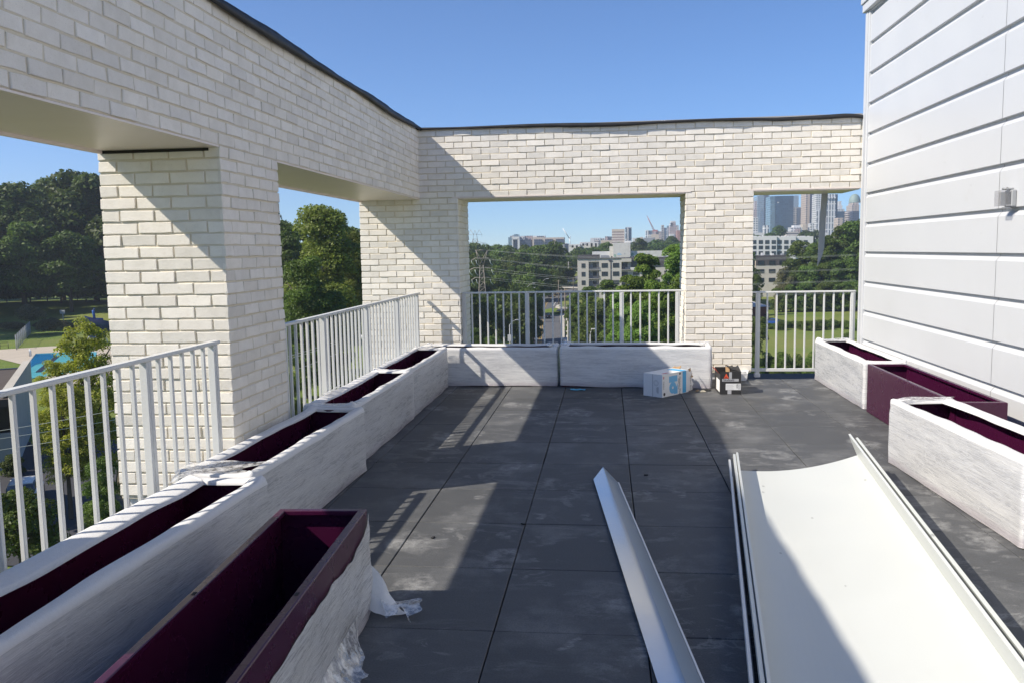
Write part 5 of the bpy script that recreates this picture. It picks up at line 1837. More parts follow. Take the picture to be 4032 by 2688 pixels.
for i in range(9):
    t = i / 8
    r_ = 11 * math.cos(t * 1.4)
    rows.append([(r_ * math.cos(q * math.pi / 8) + pt.x - gd.location.x, r_ * math.sin(q * math.pi / 8) + pt.y - gd.location.y + 8, pt.z - ZC + 17 * math.sin(t * 1.45)) for q in range(17)])
mb.grid(rows)
mb.build('dome', paint('copper_green', (.24, .32, .28), .6), gd)
tower('dark glass block in front of the green domed tower', 1480, [(1600, 1700, 322, F_DARK, 'body', 0, 30)])
tower('white slim block at the foot of the pink stepped tower', 1250, [(70, 136, 420, F_WHITEGRID, 'body', 0, 20), (70, 230, 655, PW, 'podium', -4, 16)], cat='building', name='block')
tower('small cream block below the narrow dark glass block', 1200, [(238, 306, 542, F_WHITEVERT, 'body', 0, 16)], cat='building', name='block')
tower('stepped white hotel block below the beige gridded block', 1150, [(652, 822, 572, F_WHITEGRID, 'body', 0, 22), (690, 795, 540, PW, 'upper_storeys', 4, 16), (710, 792, 590, F_PINK, 'brown_bay', -2, 6), (580, 760, 640, F_BAND, 'car_park', -12, 20)], cat='building', name='block')
tower('plain beige block beside the foot of the tan tower', 1250, [(828, 884, 526, PBEI, 'body', 0, 20), (948, 1000, 512, F_WHITEGRID, 'annex', -4, 16)], cat='building', name='block')

z3 = lambda x, y: (2240 + x / 4.704, 850 + y / 4.704)
tower('pink and cream banded office block left of the slim blue and white tower', 1300, [(798, 1030, 252, F_BANDR, 'body', 0, 30), (800, 1028, 251, paint('cream_top', (.60, .50, .40), .7), 'top_band', -.5, 30, 296), (1022, 1034, 262, PBEI, 'side_fin', -1, 30)], GC2, z3)
tower('slim white and blue glass tower beside the banded office block', 1350, [(1046, 1162, 226, F_BLUEL, 'body', 0, 24), (1046, 1070, 216, F_WHITEVERT, 'white_bay', -1, 24), (1082, 1104, 214, PW, 'white_fin', -2, 20), (1062, 1162, 214, PW, 'roof_slab', -.6, 24, 226)], GC2, z3)
tower('white and blue glass block under the red crane', 1700, [(1430, 1480, 272, F_WHITEVERT, 'body', 0, 40), (1480, 1548, 276, F_BLUEL, 'glass_wing', 3, 36), (1550, 1660, 270, F_WHITEGRID, 'right_wing', 2, 36), (1560, 1616, 285, F_PINK, 'site_core', -4, 10), (1476, 1530, 345, F_WHITEGRID, 'podium', -6, 20), (1530, 1668, 345, PBEI, 'low_wing', -8, 24), (1668, 1716, 290, F_BAND, 'banded_wing', -8, 24)], GC2, z3)
tower('grey twin pronged tower right of the red crane', 1750, [(1716, 1854, 225, F_WHITEVERT, 'body', 0, 34), (1722, 1764, 175, F_BEIG, 'left_prong', -2, 26), (1826, 1850, 185, F_BLUEL, 'right_prong', -2, 26)], GC2, z3)
tower('tall pink and white stepped tower at the right of the wide opening', 1650, [(1870, 2038, 200, F_PINK, 'body', 0, 36), (1876, 1922, 140, F_WHITEGRID, 'left_shoulder', 2, 30), (1895, 1982, 126, F_PINK, 'upper_storeys', 2, 28), (1896, 1974, 96, PW, 'white_crown', 4, 24, 126), (2000, 2036, 178, F_WHITEGRID, 'right_shoulder', -2, 24), (1870, 1952, 340, PW, 'podium', -5, 20)], GC2, z3)
tower('red brown block at the right edge of the wide opening', 1500, [(2008, 2100, 272, paint('redbrown', (.32, .17, .14), .7), 'body', 0, 30)], GC2, z3, 'building', 'block')
tower('low cream terrace building left of the banded office block', 1400, [(420, 585, 412, F_WHITEGRID, 'body', 0, 26), (396, 560, 448, F_BAND, 'podium', -6, 20), (590, 664, 415, F_WHITEGRID, 'annex', 3, 20)], GC2, z3, 'building', 'block')
tower('grey brown block just left of the banded office block', 1350, [(668, 726, 385, F_PINK, 'body', 0, 22), (726, 794, 388, F_DARKV, 'dark_wing', 3, 22), (590, 800, 455, PBEI, 'podium', -5, 12)], GC2, z3, 'building', 'block')
tower('pale low roof peeping over the trees right of the slim tower', 1200, [(1180, 1280, 412, PW, 'body', 0, 20), (1320, 1376, 398, PBEI, 'annex', 2, 20), (1400, 1600, 408, PGRY, 'car_park', -5, 30)], GC2, z3, 'building', 'block')
z2 = lambda x, y: (1840 + x / 4.704, 850 + y / 4.704)
tower('sprawling hospital complex with pale frames and dark glass on the horizon', 1080, [(826, 964, 388, PW, 'white_portal_top', -4, 20, 440), (826, 846, 430, PW, 'portal_leg', -4, 20), (930, 968, 430, PW, 'portal_leg', -4, 20), (846, 930, 440, F_DARK, 'dark_glass', 0, 18), (758, 830, 402, F_BLUEL, 'left_wing', 6, 30), (790, 826, 374, PGRY, 'roof_plant', 10, 14), (866, 940, 344, F_BLUEL, 'roof_block', 8, 20), (834, 866, 358, PGRY, 'roof_plant', 9, 14),
       (980, 1060, 378, F_WHITEGRID, 'middle_wing', 8, 24), (1000, 1175, 442, F_DARK, 'dark_wing', 2, 26), (1060, 1200, 372, F_PINK, 'arched_wing', 10, 24), (1205, 1420, 400, PBEI, 'stone_frame', 2, 26), (1236, 1385, 440, F_DARK, 'dark_glass', 0, 10), (1210, 1440, 374, PW, 'roof_screen', 10, 12), (1290, 1405, 378, F_DARKV, 'roof_louvres', 8, 6, 400),
       (1420, 1600, 405, PBEI, 'stone_frame', 2, 26), (1440, 1585, 436, F_DARK, 'dark_glass', 0, 10), (1600, 1790, 402, PBEI, 'stone_frame', -2, 26), (1640, 1786, 434, F_DARK, 'dark_glass', -5, 10)], GC2, z2, 'hospital', 'hospital')
wa = tower('white apartment blocks with black window bays beyond the wood, left of the pale building', 560, [(1876, 2090, 530, PW, 'left_block', 2, 18), (2080, 2420, 488, PW, 'right_block', 6, 18), (1740, 1800, 530, PGRY, 'grey_wing', 6, 12), (1800, 1876, 520, F_DARK, 'dark_wing', 3, 14), (1806, 1842, 505, PW, 'stair_head', 4, 6, 530), (2280, 2352, 415, PW, 'far_wing', 60, 16)], GC2, z2, 'building', 'apartment_block')
oo = Vector(wa.location)
for (x0, x1, y0, y1) in ((1930, 1968, 552, 592), (2010, 2046, 552, 600), (2130, 2162, 515, 560), (2205, 2236, 512, 560), (2285, 2320, 510, 580), (2365, 2398, 510, 590), (1895, 1912, 556, 572), (2176, 2190, 520, 540)):
    block(wa, z2(x0, 0)[0], z2(x1, 0)[0], z2(0, y0)[1], z2(0, y1)[1], 558.5 if x0 < 2080 else 562.5, 2, M_BLACK, 'window_bay', 0, None, oo)

# ------------------------------------------------------------------ pale apartment building beside the road
DA = 330.0
apt0 = at(2280, 1100, DA)
apt = empty('apartment_building', (apt0.x, apt0.y, -18.5), 0, 'pale four storey apartment building with balconies beside the road', 'building')
ao = Vector(apt.location)
STUCCO = m_asphalt('pale_stucco', (.50, .475, .43), .15)
CHAR = paint('charcoal_render', (.085, .08, .085), .8, 0, .2, .1, .1)
GREYW = paint('grey_render', (.25, .24, .24), .8, 0, .2, .1, .1)
WFR = paint('window_frame', (.045, .045, .05), .5)
WGL = paint('window_glass', (.035, .05, .06), .12, 0, .8, .5, .4)


def lx(px): return at(px, 1080, DA).x - ao.x
def lz(py, px=2370): return at(px, py, DA).z - ao.z


zx = lambda x: 2240 + x / 4.704
zy = lambda y: 850 + y / 4.704
YF = 0.0
BH = lz(zy(797))
pieces = [(160, 367, 0.0), (367, 560, 2.0), (560, 975, 0.0), (975, 1140, 2.0), (1140, 1158, 0.0)]
mb = MB()
mb.box((lx(zx(160)), 0.001, -2), (lx(zx(367)), 16, BH)); mb.box((lx(zx(560)), 0, -2), (lx(zx(975)), 16, BH)); mb.box((lx(zx(367)), 2.0, -2), (lx(zx(560)), 15.9, BH - .1)); mb.box((lx(zx(975)), 2.0, -2), (lx(zx(1158)), 15.9, BH - .1))
mb.box((lx(zx(367)) + .002, .05, lz(zy(850))), (lx(zx(560)) - .002, 1.998, BH - .01)); mb.box((lx(zx(975)) + .002, -.3, lz(zy(862))), (lx(zx(1158)), 1.998, BH - .01))
mb.build('wall', STUCCO, apt)
mb = MB(); mb.box((lx(zx(172)), 1, BH + .002), (lx(zx(570)), 10, lz(zy(722)))); mb.build('roof_screen', CHAR, apt)
mb = MB()
mb.box((lx(zx(150)), -.35, BH - .001), (lx(zx(1165)), 16.3, BH + .22)); mb.build('cornice', CHAR, apt)
mb = MB(); mb.box((lx(zx(768)), -.12, -2), (lx(zx(788)), -.002, BH - .8)); mb.box((lx(zx(735)), -.25, BH - 1.0), (lx(zx(800)), -.125, BH - .55)); mb.build('downpipe', CHAR, apt)
wins = []
for row, (t0, t1) in enumerate(((880, 965), (1038, 1120), (1196, 1278), (1354, 1436))):
    for (x0, x1) in ((234, 304), (606, 720), (815, 930)):
        wins.append((x0, x1, t0, t1, 0.0))
    for (x0, x1) in ((444, 515), (1018, 1090)):
        wins.append((x0, x1, t0 - 2, t1 - 2, 2.0))


def window(parent, x0, x1, z0, z1, y, mull=1):
    mb = MB()
    fr = .12
    mb.box((x0, y - .10, z0), (x0 + fr, y - .002, z1)); mb.box((x1 - fr, y - .10, z0), (x1, y - .002, z1))
    mb.box((x0 + fr, y - .10, z0), (x1 - fr, y - .002, z0 + fr)); mb.box((x0 + fr, y - .10, z1 - fr), (x1 - fr, y - .002, z1))
    for k in range(mull):
        xm = x0 + (x1 - x0) * (k + 1) / (mull + 1)
        mb.box((xm - .06, y - .09, z0 + fr), (xm + .06, y - .002, z1 - fr))
    f = mb.build('window', WFR, parent)
    mb = MB(); mb.quad((x0 + fr, y - .03, z0 + fr), (x1 - fr, y - .03, z0 + fr), (x1 - fr, y - .03, z1 - fr), (x0 + fr, y - .03, z1 - fr))
    mb.build('pane', WGL, f)
    return f


for (x0, x1, t0, t1, y) in wins:
    window(apt, lx(zx(x0)), lx(zx(x1)), lz(zy(t1)), lz(zy(t0)), y, 1 if x1 - x0 < 90 else 2)
for (xa, xb) in ((370, 575), (975, 1142)):
    for t in (998, 1156, 1312):
        z = lz(zy(t))
        mb = MB(); mb.box((lx(zx(xa)) + .003, -.25, z - .28), (lx(zx(xb)) - .003, 1.998, z)); bal = mb.build('balcony', GREYW, apt)
        mb = MB()
        for k in range(16):
            x = lx(zx(xa)) + .1 + (lx(zx(xb)) - lx(zx(xa)) - .2) * k / 15
            mb.box((x - .025, -.22, z + .001), (x + .025, -.17, z + 1.0))
        mb.box((lx(zx(xa)) + .05, -.23, z + 1.001), (lx(zx(xb)) - .05, -.15, z + 1.07)); mb.build('balcony_rail', WFR, bal)
        mb = MB(); mb.box((lx(zx(xa)) + .02, 1.90, z), (lx(zx(xa)) + .9, 1.997, z + 2.3)); mb.box((lx(zx(xa)) + .9, 1.93, z + .001), (lx(zx(xa)) + 1.5, 1.996, z + 2.2)); mb.build('balcony_door', WFR if xa > 500 else PGRY, bal)
# charcoal wing running on to the right
GW0, GW1 = lx(zx(1160)), lx(3108)
mb = MB(); mb.box((GW0, 1.5, lz(zy(965))), (GW1, 14, lz(zy(795)))); mb.build('upper_wall', CHAR, apt)
mb = MB(); mb.box((GW0, 1.6, -2), (GW1, 13.9, lz(zy(965)) - .002)); mb.build('lower_wall', STUCCO, apt)
mb = MB(); mb.box((GW0 - .4, .8, lz(zy(1020))), (GW0 + 6.5, 1.499, lz(zy(966)))); mb.build('white_band', PW, apt)
xw = lx(zx(1190))
k = 0
while xw < GW1 - 3:
    for row, (t0, t1) in enumerate(((880, 960), (1038, 1110), (1196, 1270))):
        window(apt, xw, xw + 2.4, lz(zy(t1)), lz(zy(t0)), 1.5 if row == 0 else 1.6, 1)
    xw += 3.75 if k % 2 else 4.1
    k += 1
GP = 'rooftop_plant'
rg = random.Random(4)
for k in range(16):
    x = GW0 + (GW1 - GW0) * (.03 + .94 * k / 15)
    mb = MB(); mb.box((x - .5, 4 + rg.uniform(-1, 1), lz(zy(795)) + .002), (x + .5, 5.5, lz(zy(795)) + rg.uniform(.7, 1.4)), bev=.05)
    mb.build('roof_unit', PW if k % 3 else PGRY, apt)
mb = MB(); mb.box((GW0, 1.49, lz(zy(795)) + .002), (GW1, 14.2, lz(zy(795)) + .16)); mb.build('parapet_cap', CHAR, apt)

# white warehouse with faded murals behind it
DW = 372.0
wo0 = at(2570, 1000, DW)
wh = empty('warehouse', (wo0.x, wo0.y, -17), 0, 'old white concrete warehouse with a tall stair tower and faded graffiti behind the apartments', 'building')
wo_ = Vector(wh.location)
CONC = m_asphalt('stained_concrete', (.56, .55, .51), .3)
block(wh, zx(1139), zx(2010), zy(650), 0, DW, 14, CONC, 'long_wall', 0, -17, wo_)
block(wh, zx(818), zx(1139), zy(500), 0, DW, 10, CONC, 'stair_tower', -1.5, -17, wo_)
block(wh, zx(752), zx(818), zy(568), 0, DW, 8, CONC, 'annex', 1, -17, wo_)
block(wh, zx(430), zx(752), zy(665), 0, DW, 12, PW, 'low_roof', 3, -17, wo_)
block(wh, zx(1030), zx(1160), zy(466), zy(500), DW, 4, PW, 'roof_hut', 2, None, wo_)
MUR = [paint('mural_green', (.30, .42, .34), .9), paint('mural_blue', (.36, .50, .60), .9), paint('mural_grey', (.40, .41, .42), .9)]
for k, (x0, y0, w_, h_, m) in enumerate(((830, 710, 45, 60, 0), (890, 690, 85, 45, 1), (1145, 690, 60, 55, 0), (1245, 690, 80, 32, 2), (1370, 688, 48, 38, 1), (1450, 688, 50, 28, 2), (1760, 670, 70, 80, 1), (1020, 690, 28, 28, 2))):
    f = wnoise(200 + k)
    d_ = DW - (1.52 if x0 < 1139 else .02)
    c = [at(zx(x0 + w_ / 2 + w_ * .5 * math.cos(q * .449) * (1 + .35 * f(q * .9))), zy(y0 + h_ / 2 + h_ * .5 * math.sin(q * .449) * (1 + .35 * f(q * 1.3))), d_) - wo_ for q in range(14)]
    mb = MB(); mb.poly(c[::-1]); mb.build('mural', MUR[m], wh)
for k, x in enumerate((1130, 1185, 1250, 1306, 1364, 780, 640, 690, 725)):
    block(wh, zx(x), zx(x + 28), zy(752), zy(782), DW - 6, 1.2, WFR if k < 6 else PGRY, 'vent_unit', 0, None, wo_)
block(wh, zx(590), zx(745), zy(735), zy(788), DW - 10, 3, PGRY, 'roof_plant', 0, None, wo_)

# white apartment block in the right opening
DQ = 480.0
w0 = at(3080, 960, DQ)
wq = empty('apartment_block', (w0.x, w0.y, -15), 0, 'white apartment block with rows of black square windows below the towers', 'building')
qo = Vector(wq.location)
q4x, q4y = (lambda x: 2950 + x / 3.92), (lambda y: 750 + y / 3.92)
block(wq, q4x(-160), q4x(428), q4y(712), 0, DQ, 14, PW, 'wall', 0, -15, qo)
block(wq, q4x(430), q4x(722), q4y(712), 0, DQ, 14, PW, 'wall', 1.2, -15, qo)
block(wq, q4x(724), q4x(990), q4y(712), 0, DQ, 14, PW, 'wall', 2.4, -15, qo)
for (x0, x1, dy) in ((-60, 8, 0), (45, 110, 0), (146, 212, 0), (245, 312, 0), (345, 412, 0), (436, 503, 1.2), (538, 606, 1.2), (640, 706, 1.2), (738, 804, 2.4), (836, 902, 2.4)):
    for (t0, t1) in ((770, 830), (855, 912), (940, 995)):
        a, b = at(q4x(x0), q4y(t1), DQ + dy) - qo, at(q4x(x1), q4y(t0), DQ + dy) - qo
        window(wq, a.x, b.x, a.z, b.z, dy, 1)
rg = random.Random(9)
for k in range(22):
    x = -150 + k * 50 + rg.uniform(-10, 10)
    block(wq, q4x(x), q4x(x + rg.uniform(20, 40)), q4y(705), q4y(714), DQ + 3, 2, PW, 'roof_unit', 0, None, qo)

# red brick house and blue car by the meadow
hb = at(2985, 1230, 238); hb.z = gz(hb.x, hb.y)
br = empty('brick_house', hb, R(8), 'small red brick house with a pale roof at the left edge of the meadow', 'house')
zt = at(2985, 1206, 238).z - hb.z
zr = at(2985, 1184, 238).z - hb.z
mb = MB(); mb.box((-6, -2, -.5), (2.1, 7, zt)); mb.build('wall', paint('red_brick', (.16, .06, .04), .9, 0, .1, .2, 1.0), br)
mb = MB()
pk = [(-6.6, -2.6, zt), (2.6, -2.6, zt), (2.6, 7.6, zt), (-6.6, 7.6, zt), (-2.6, .5, zr), (-1.6, 4.5, zr)]
for q in ((0, 1, 4), (1, 2, 5, 4), (2, 3, 5), (3, 0, 4, 5)): mb.poly([pk[i] for i in q])
mb.build('roof', paint('pale_roof', (.50, .49, .48), .6), br)
mb = MB(); mb.box((1.2, -2.9, -.3), (2.0, -2.0, 2.1)); mb.build('porch_door', M_BLACK, br)
mb = MB(); mb.box((-3.4, -2.06, .9), (-2.0, -2.003, 2.2)); mb.build('window', WFR, br)


def car(px, py, D, rz, label, col, group=None, base=None, s=1.0, cat='car', tall=1.0):
    p = at(px, py, D)
    z = p.z if base is None else base
    o = empty('parked_car' if cat == 'car' else cat, (p.x, p.y, z), rz, label, cat, group)
    cm = paint('car_%d_%d_%d' % tuple(int(c * 100) for c in col), col, .25, .0, .6)
    def loft(sec, m, nm):
        mb = MB(); rows = []
        for (y, w_, z0, z1) in sec:
            rows.append([(-w_ * s, y * s, z0 * s), (-w_ * 1.0 * s, y * s, (z0 * .35 + z1 * .65) * s), (-w_ * .86 * s, y * s, z1 * s), (w_ * .86 * s, y * s, z1 * s), (w_ * s, y * s, (z0 * .35 + z1 * .65) * s), (w_ * s, y * s, z0 * s), (-w_ * s, y * s, z0 * s)])
        mb.grid(rows)
        for r in (rows[0], rows[-1]): mb.poly(r[:-1] if r is rows[-1] else r[:-1][::-1])
        return mb.build(nm, m, o)
    loft([(-2.2, .78, .35, .75), (-2.1, .86, .28, .95), (-1.2, .9, .25, 1.0), (1.0, .9, .25, .95), (1.9, .86, .28, .82), (2.2, .75, .35, .62)], cm, 'body')
    loft([(-2.0, .72, .95, 1.0), (-1.55, .74, .95, 1.42 * tall), (-.2, .75, .95, 1.48 * tall), (.45, .74, .95, 1.40 * tall), (1.15, .7, .93, .97)], WGL, 'cabin')
    loft([(-1.5, .62, 1.40 * tall, 1.47 * tall), (-.2, .66, 1.46 * tall, 1.53 * tall), (.4, .62, 1.38 * tall, 1.45 * tall)], cm, 'roof')
    for x in (-.8, .8):
        for y in (-1.35, 1.35):
            mb = MB(); mb.tube([(x * s - .1 * s, y * s, .33 * s), (x * s + .1 * s, y * s, .33 * s)], .33 * s, 12); mb.build('wheel', M_BLACK, o)
        mb = MB(); mb.box((x * s * .8 - .16 * s, -2.22 * s, .68 * s), (x * s * .8 + .16 * s, -2.12 * s, .84 * s)); mb.build('tail_light', paint('lamp_red', (.35, .02, .02), .3), o)
    mb = MB(); mb.box((-.22 * s, -2.225 * s, .55 * s), (.22 * s, -2.19 * s, .68 * s)); mb.build('number_plate', PW, o)
    return o


car(2156, 1256, 268, R(4), 'black car driving away on the road, behind the rear railing', (.012, .012, .014), base=-20.05).name = 'car'
car(2168, 1168, 333, R(175), 'dark car coming along the shaded bend of the road', (.03, .03, .035), base=-17.1).name = 'car'
car(2217, 1120, 372, R(60), 'dark pickup sized car waiting at the shaded junction', (.10, .10, .105), s=1.1).name = 'car'
car(3039, 1262, 226, R(80), 'dark blue car parked on the meadow beside the brick house', (.015, .06, .24), base=gz(at(3039, 1262, 226).x, 226) + .02)
car(104, 2020, 46, R(30), 'white car roof glimpsed between leaves on the driveway below', (.62, .62, .62), base=-12.98)
# white barrier boards at the junction
b_ = at(2225, 1108, 380)
mb = MB(); mb.box((-4.5, 0, -.4), (4.5, .3, .5)); tag(mb.build('barrier', PW, None, b_), 'long white board at the shaded junction left of the pale building', 'barrier')

# ------------------------------------------------------------------ poles, lamps, pylons, wires
M_WOODP = paint('pole_wood', (.20, .17, .14), .9, 0, .1, .2, 1)
M_LAMP = paint('lamp_grey', (.48, .48, .48), .45)


def pole(px, py_top, D, label, h=None, r=.16, arms=(), mat=None, group='utility poles along the road'):
    p = at(px, py_top, D)
    zg = gz(p.x, p.y)
    o = empty('utility_pole', (p.x, p.y, zg - .1), 0, label, 'utility pole', group)
    H = p.z - zg
    mb = MB(); mb.tube([(0, 0, 0), (0, 0, H)], [r * 1.15, r * .8], 8); mb.build('post', mat or M_WOODP, o)
    for (dz, L) in arms:
        mb = MB(); mb.box((-L / 2, -.07, H - dz - .08), (L / 2, .07, H - dz + .08)); mb.build('cross_arm', M_WOODP, o)
    return o


pole(2224, 1135, 205, 'tall brown utility pole right of the road beside the traffic island', arms=((.6, 1.6),))
pole(2199, 1102, 310, 'dark utility pole at the bend, behind the traffic island', arms=((.4, 1.4),))
pole(2236, 1262, 170, 'short pale post beside the tall utility pole', r=.15, mat=paint('post_pale', (.42, .40, .36), .9))
pole(2238, 1030, 392, 'pale utility pole left of the apartment building', arms=((.5, 3.0), (1.6, 1.6)), mat=paint('pole_pale', (.36, .36, .35), .8))
pole(2257, 1094, 350, 'slim post at the corner of the pale apartment building', r=.12)
pole(3053, 1160, 250, 'wooden utility pole on the meadow beside the brick house', r=.14)
pole(2975, 1025, 300, 'weathered wooden pole in front of the grey apartment wing', r=.2, mat=paint('pole_tan', (.38, .33, .26), .9))


def lamp(px, py, D, rz, label, L=2.6, group='street lamps along the road', h=None):
    """head at px,py"""
    L = L * .6
    p = at(px, py, D)
    a = Vector((math.cos(rz), math.sin(rz), 0))
    b = p - a * L
    zg = gz(b.x, b.y)
    o = empty('street_lamp', (b.x, b.y, zg - .1), 0, label, 'street lamp', group)
    H = p.z - zg
    mb = MB(); mb.tube([(0, 0, 0), (0, 0, H - .9)], [.13, .09], 8); mb.build('post', M_GREYMET, o)
    mb = MB(); mb.tube([(0, 0, H - .9), tuple(a * L * .3 + Vector((0, 0, H - .45))), tuple(a * L * .65 + Vector((0, 0, H - .12))), tuple(a * L + Vector((0, 0, H)))], .05, 6); mb.build('arm', M_LAMP, o)
    mb = MB(); mb.box((-.45, -.16, -.09), (.45, .16, .09), M=Matrix.Translation(tuple(a * (L + .3) + Vector((0, 0, H)))) @ Matrix.Rotation(rz, 4, 'Z'), bev=.05); mb.build('lamp_head', M_LAMP, o)
    return o


lamp(2032, 1258, 165, R(20), 'street lamp with a long white arm low among the dark trees', 2.2)
lamp(2047, 1198, 192, R(5), 'street lamp whose white head shows above the rear railing post', 1.2)
lamp(2098, 1115, 250, R(15), 'street lamp with curved white arm over the tree tops left of the road', 2.6)
lamp(2098, 1132, 262, R(0), 'street lamp with a small white head just above the rear top rail', 1.0)
lamp(2152, 1097, 290, R(5), 'farthest street lamp with a straight white arm near the power lines', 2.2)
lamp(2331, 1293, 140, R(0), 'white headed street lamp on the grass right of the road', .5)

sg = at(2250, 1071, 398)
mb = MB(); mb.poly([(-.0, -.02, 1.5), (-1.0, -.02, .2), (-.8, -.02, -1.2), (.8, -.02, -1.2), (1.0, -.02, .2)][::-1]); mb.tube([(0, .1, -7.0), (0, .1, 1.2)], .06, 5)
tag(mb.build('road_sign', paint('sign_amber', (.85, .36, .02), .5), None, sg), 'small amber warning sign in the shade left of the pale building', 'road sign')
sg = at(2008, 1330, 128)
mb = MB(); mb.box((-.35, -.03, -.5), (.35, .0, .5)); mb.tube([(0, .04, -3.5), (0, .04, .4)], .04, 5)
tag(mb.build('road_sign', M_LAMP, None, sg), 'back of a small grey road sign at the left verge of the road', 'road sign')


def lattice(o, H, wb_, wt, nseg, r, mat):
    """four legged lattice mast"""
    legs = []
    for sx, sy in ((-1, -1), (1, -1), (1, 1), (-1, 1)):
        mb = MB(); mb.tube([(sx * wb_ / 2, sy * wb_ / 2, 0), (sx * wt / 2, sy * wt / 2, H)], r, 5); mb.build('leg', mat, o)
    mb = MB()
    P = lambda i, t: Vector(((-1, 1, 1, -1)[i] * (wb_ + (wt - wb_) * t) / 2, (-1, -1, 1, 1)[i] * (wb_ + (wt - wb_) * t) / 2, H * t))
    for s in range(nseg):
        t0, t1 = 1 - (1 - s / nseg) ** 1.0, 1 - (1 - (s + 1) / nseg)
        for i in range(4):
            j = (i + 1) % 4
            mb.tube([P(i, t0), P(j, t1)], r * .55, 4, cap=False); mb.tube([P(j, t0), P(i, t1)], r * .55, 4, cap=False); mb.tube([P(i, t1), P(j, t1)], r * .5, 4, cap=False)
    mb.build('bracing', mat, o)


M_PYL = paint('pylon_steel', (.27, .245, .21), .6, .2)
DP = 245.0
pp = at(1895, 986, DP); zg = gz(pp.x, pp.y)
py_ = empty('pylon', (pp.x, pp.y, zg), R(12), 'near lattice power pylon at the left of the wide opening', 'pylon', 'power pylons')
HP = pp.z - zg
lattice(py_, HP * .80, 3.0, 1.0, 11, .075, M_PYL)
mb = MB(); mb.tube([(-.6, 0, HP * .8), (-1.6, 0, HP)], .09, 5); mb.tube([(.6, 0, HP * .8), (1.8, 0, HP)], .09, 5); mb.tube([(-.6, 0, HP * .8), (1.8, 0, HP)], .07, 5); mb.tube([(.6, 0, HP * .8), (-1.6, 0, HP)], .07, 5); mb.tube([(-1.8, 0, HP), (2.0, 0, HP)], .07, 5)
mb.build('earth_peak', M_PYL, py_)
M_INS = paint('insulator', (.40, .46, .43), .3)
for k, (py0, wl) in enumerate(((1020, 3.0), (1058, 3.6), (1096, 3.0))):
    za = at(1895, py0, DP).z - zg
    mb = MB(); mb.tube([(-wl, 0, za - .5), (-wl * .6, 0, za + .25), (0, 0, za + .1), (wl * .6, 0, za + .25), (wl, 0, za - .2)], .13, 5); arm = mb.build('cross_arm', M_PYL, py_)
    for x in (-wl, -wl * .55, wl * .8):
        mb = MB(); mb.tube([(x, 0, za - .3), (x + .25, 0, za - 1.3), (x + .9, 0, za - 2.0)], .09, 5); mb.build('insulator', M_INS, arm)
D2 = 700.0
pp = at(1870, 906, D2); zg2 = gz(pp.x, pp.y)
p2_ = empty('pylon', (pp.x, pp.y, zg2), 0, 'distant V topped power pylon rising above the wood at the left', 'pylon', 'power pylons')
H2 = pp.z - zg2
lattice(p2_, H2 * .74, 7.5, 3.6, 6, .12, M_PYL)
mb = MB()
for s in (-1, 1):
    mb.tube([(s * 1.8, 0, H2 * .74), (s * 1.3, 0, H2 * .86), (s * 3.6, 0, H2)], .16, 5); mb.tube([(s * 1.3, 0, H2 * .86), (0, 0, H2 * .99)], .12, 5); mb.tube([(s * 3.6, 0, H2), (s * 5.8, 0, H2 * .86)], .1, 5)
    mb.tube([(s * 1.5, 0, H2 * .66), (s * 9.5, 0, H2 * .60)], .12, 5); mb.tube([(s * 1.5, 0, H2 * .60), (s * 9.5, 0, H2 * .60)], .1, 5); mb.tube([(s * 9.5, 0, H2 * .60), (s * 9.5, 0, H2 * .53)], .08, 5); mb.tube([(s * 5.8, 0, H2 * .86), (s * 5.8, 0, H2 * .79)], .08, 5)
mb.tube([(-5.8, 0, H2 * .86), (5.8, 0, H2 * .86)], .1, 5)
mb.build('cross_frame', M_PYL, p2_)

M_WIRE = paint('wire_aluminium', (.55, .56, .50), .35, .3)


def wire(pts, label, r=.024, D=DP, group='power lines across the rear openings'):
    Q = [at(x, y, d) for x, y, d in pts]
    out = []
    for i in range(len(Q) - 1):
        p0, p1, p2, p3 = Q[max(i - 1, 0)], Q[i], Q[i + 1], Q[min(i + 2, len(Q) - 1)]
        for k in range(8):
            t = k / 8
            out.append(.5 * ((2 * p1) + (p2 - p0) * t + (2 * p0 - 5 * p1 + 4 * p2 - p3) * t * t + (3 * p1 - p0 - 3 * p2 + p3) * t ** 3))
    out.append(Q[-1])
    mb = MB(); mb.tube(out, r, 5)
    return tag(mb.build('power_line', M_WIRE), label, 'power line', group)


W1 = ('topmost power line, upper strand of its pair', 'topmost power line, lower strand of its pair', 'second power line down, upper strand of its pair', 'second power line down, lower strand of its pair', 'third power line down, upper strand of its pair', 'third power line down, lower strand of its pair', 'lowest power line, upper strand of its pair', 'lowest power line, lower strand of its pair')
SETS = [((1886, 984), (2060, 997), (2290, 1010), (2700, 1024), (3140, 1012), (3375, 1002)), ((1915, 985), (2060, 1000), (2290, 1014), (2700, 1030), (3140, 1016), (3375, 1006)),
        ((1875, 1018), (1925, 1020), (2270, 1054), (2700, 1076), (3090, 1068), (3370, 1058)), ((1900, 1020), (1960, 1027), (2270, 1058), (2700, 1080), (3090, 1072), (3370, 1062)),
        ((1875, 1058), (1930, 1058), (2225, 1091), (2700, 1122), (3050, 1114), (3370, 1103)), ((1900, 1060), (1950, 1070), (2225, 1097), (2700, 1128), (3050, 1118), (3370, 1107)),
        ((1875, 1096), (1940, 1096), (2250, 1129), (2700, 1170), (3050, 1158), (3370, 1147)), ((1900, 1097), (1950, 1104), (2250, 1136), (2700, 1176), (3050, 1163), (3370, 1152))]
for lab, s in zip(W1, SETS):
    wire([(x, y, DP + (3 if i < 2 else 0) + i * 1.0) for i, (x, y) in enumerate(s)], lab)
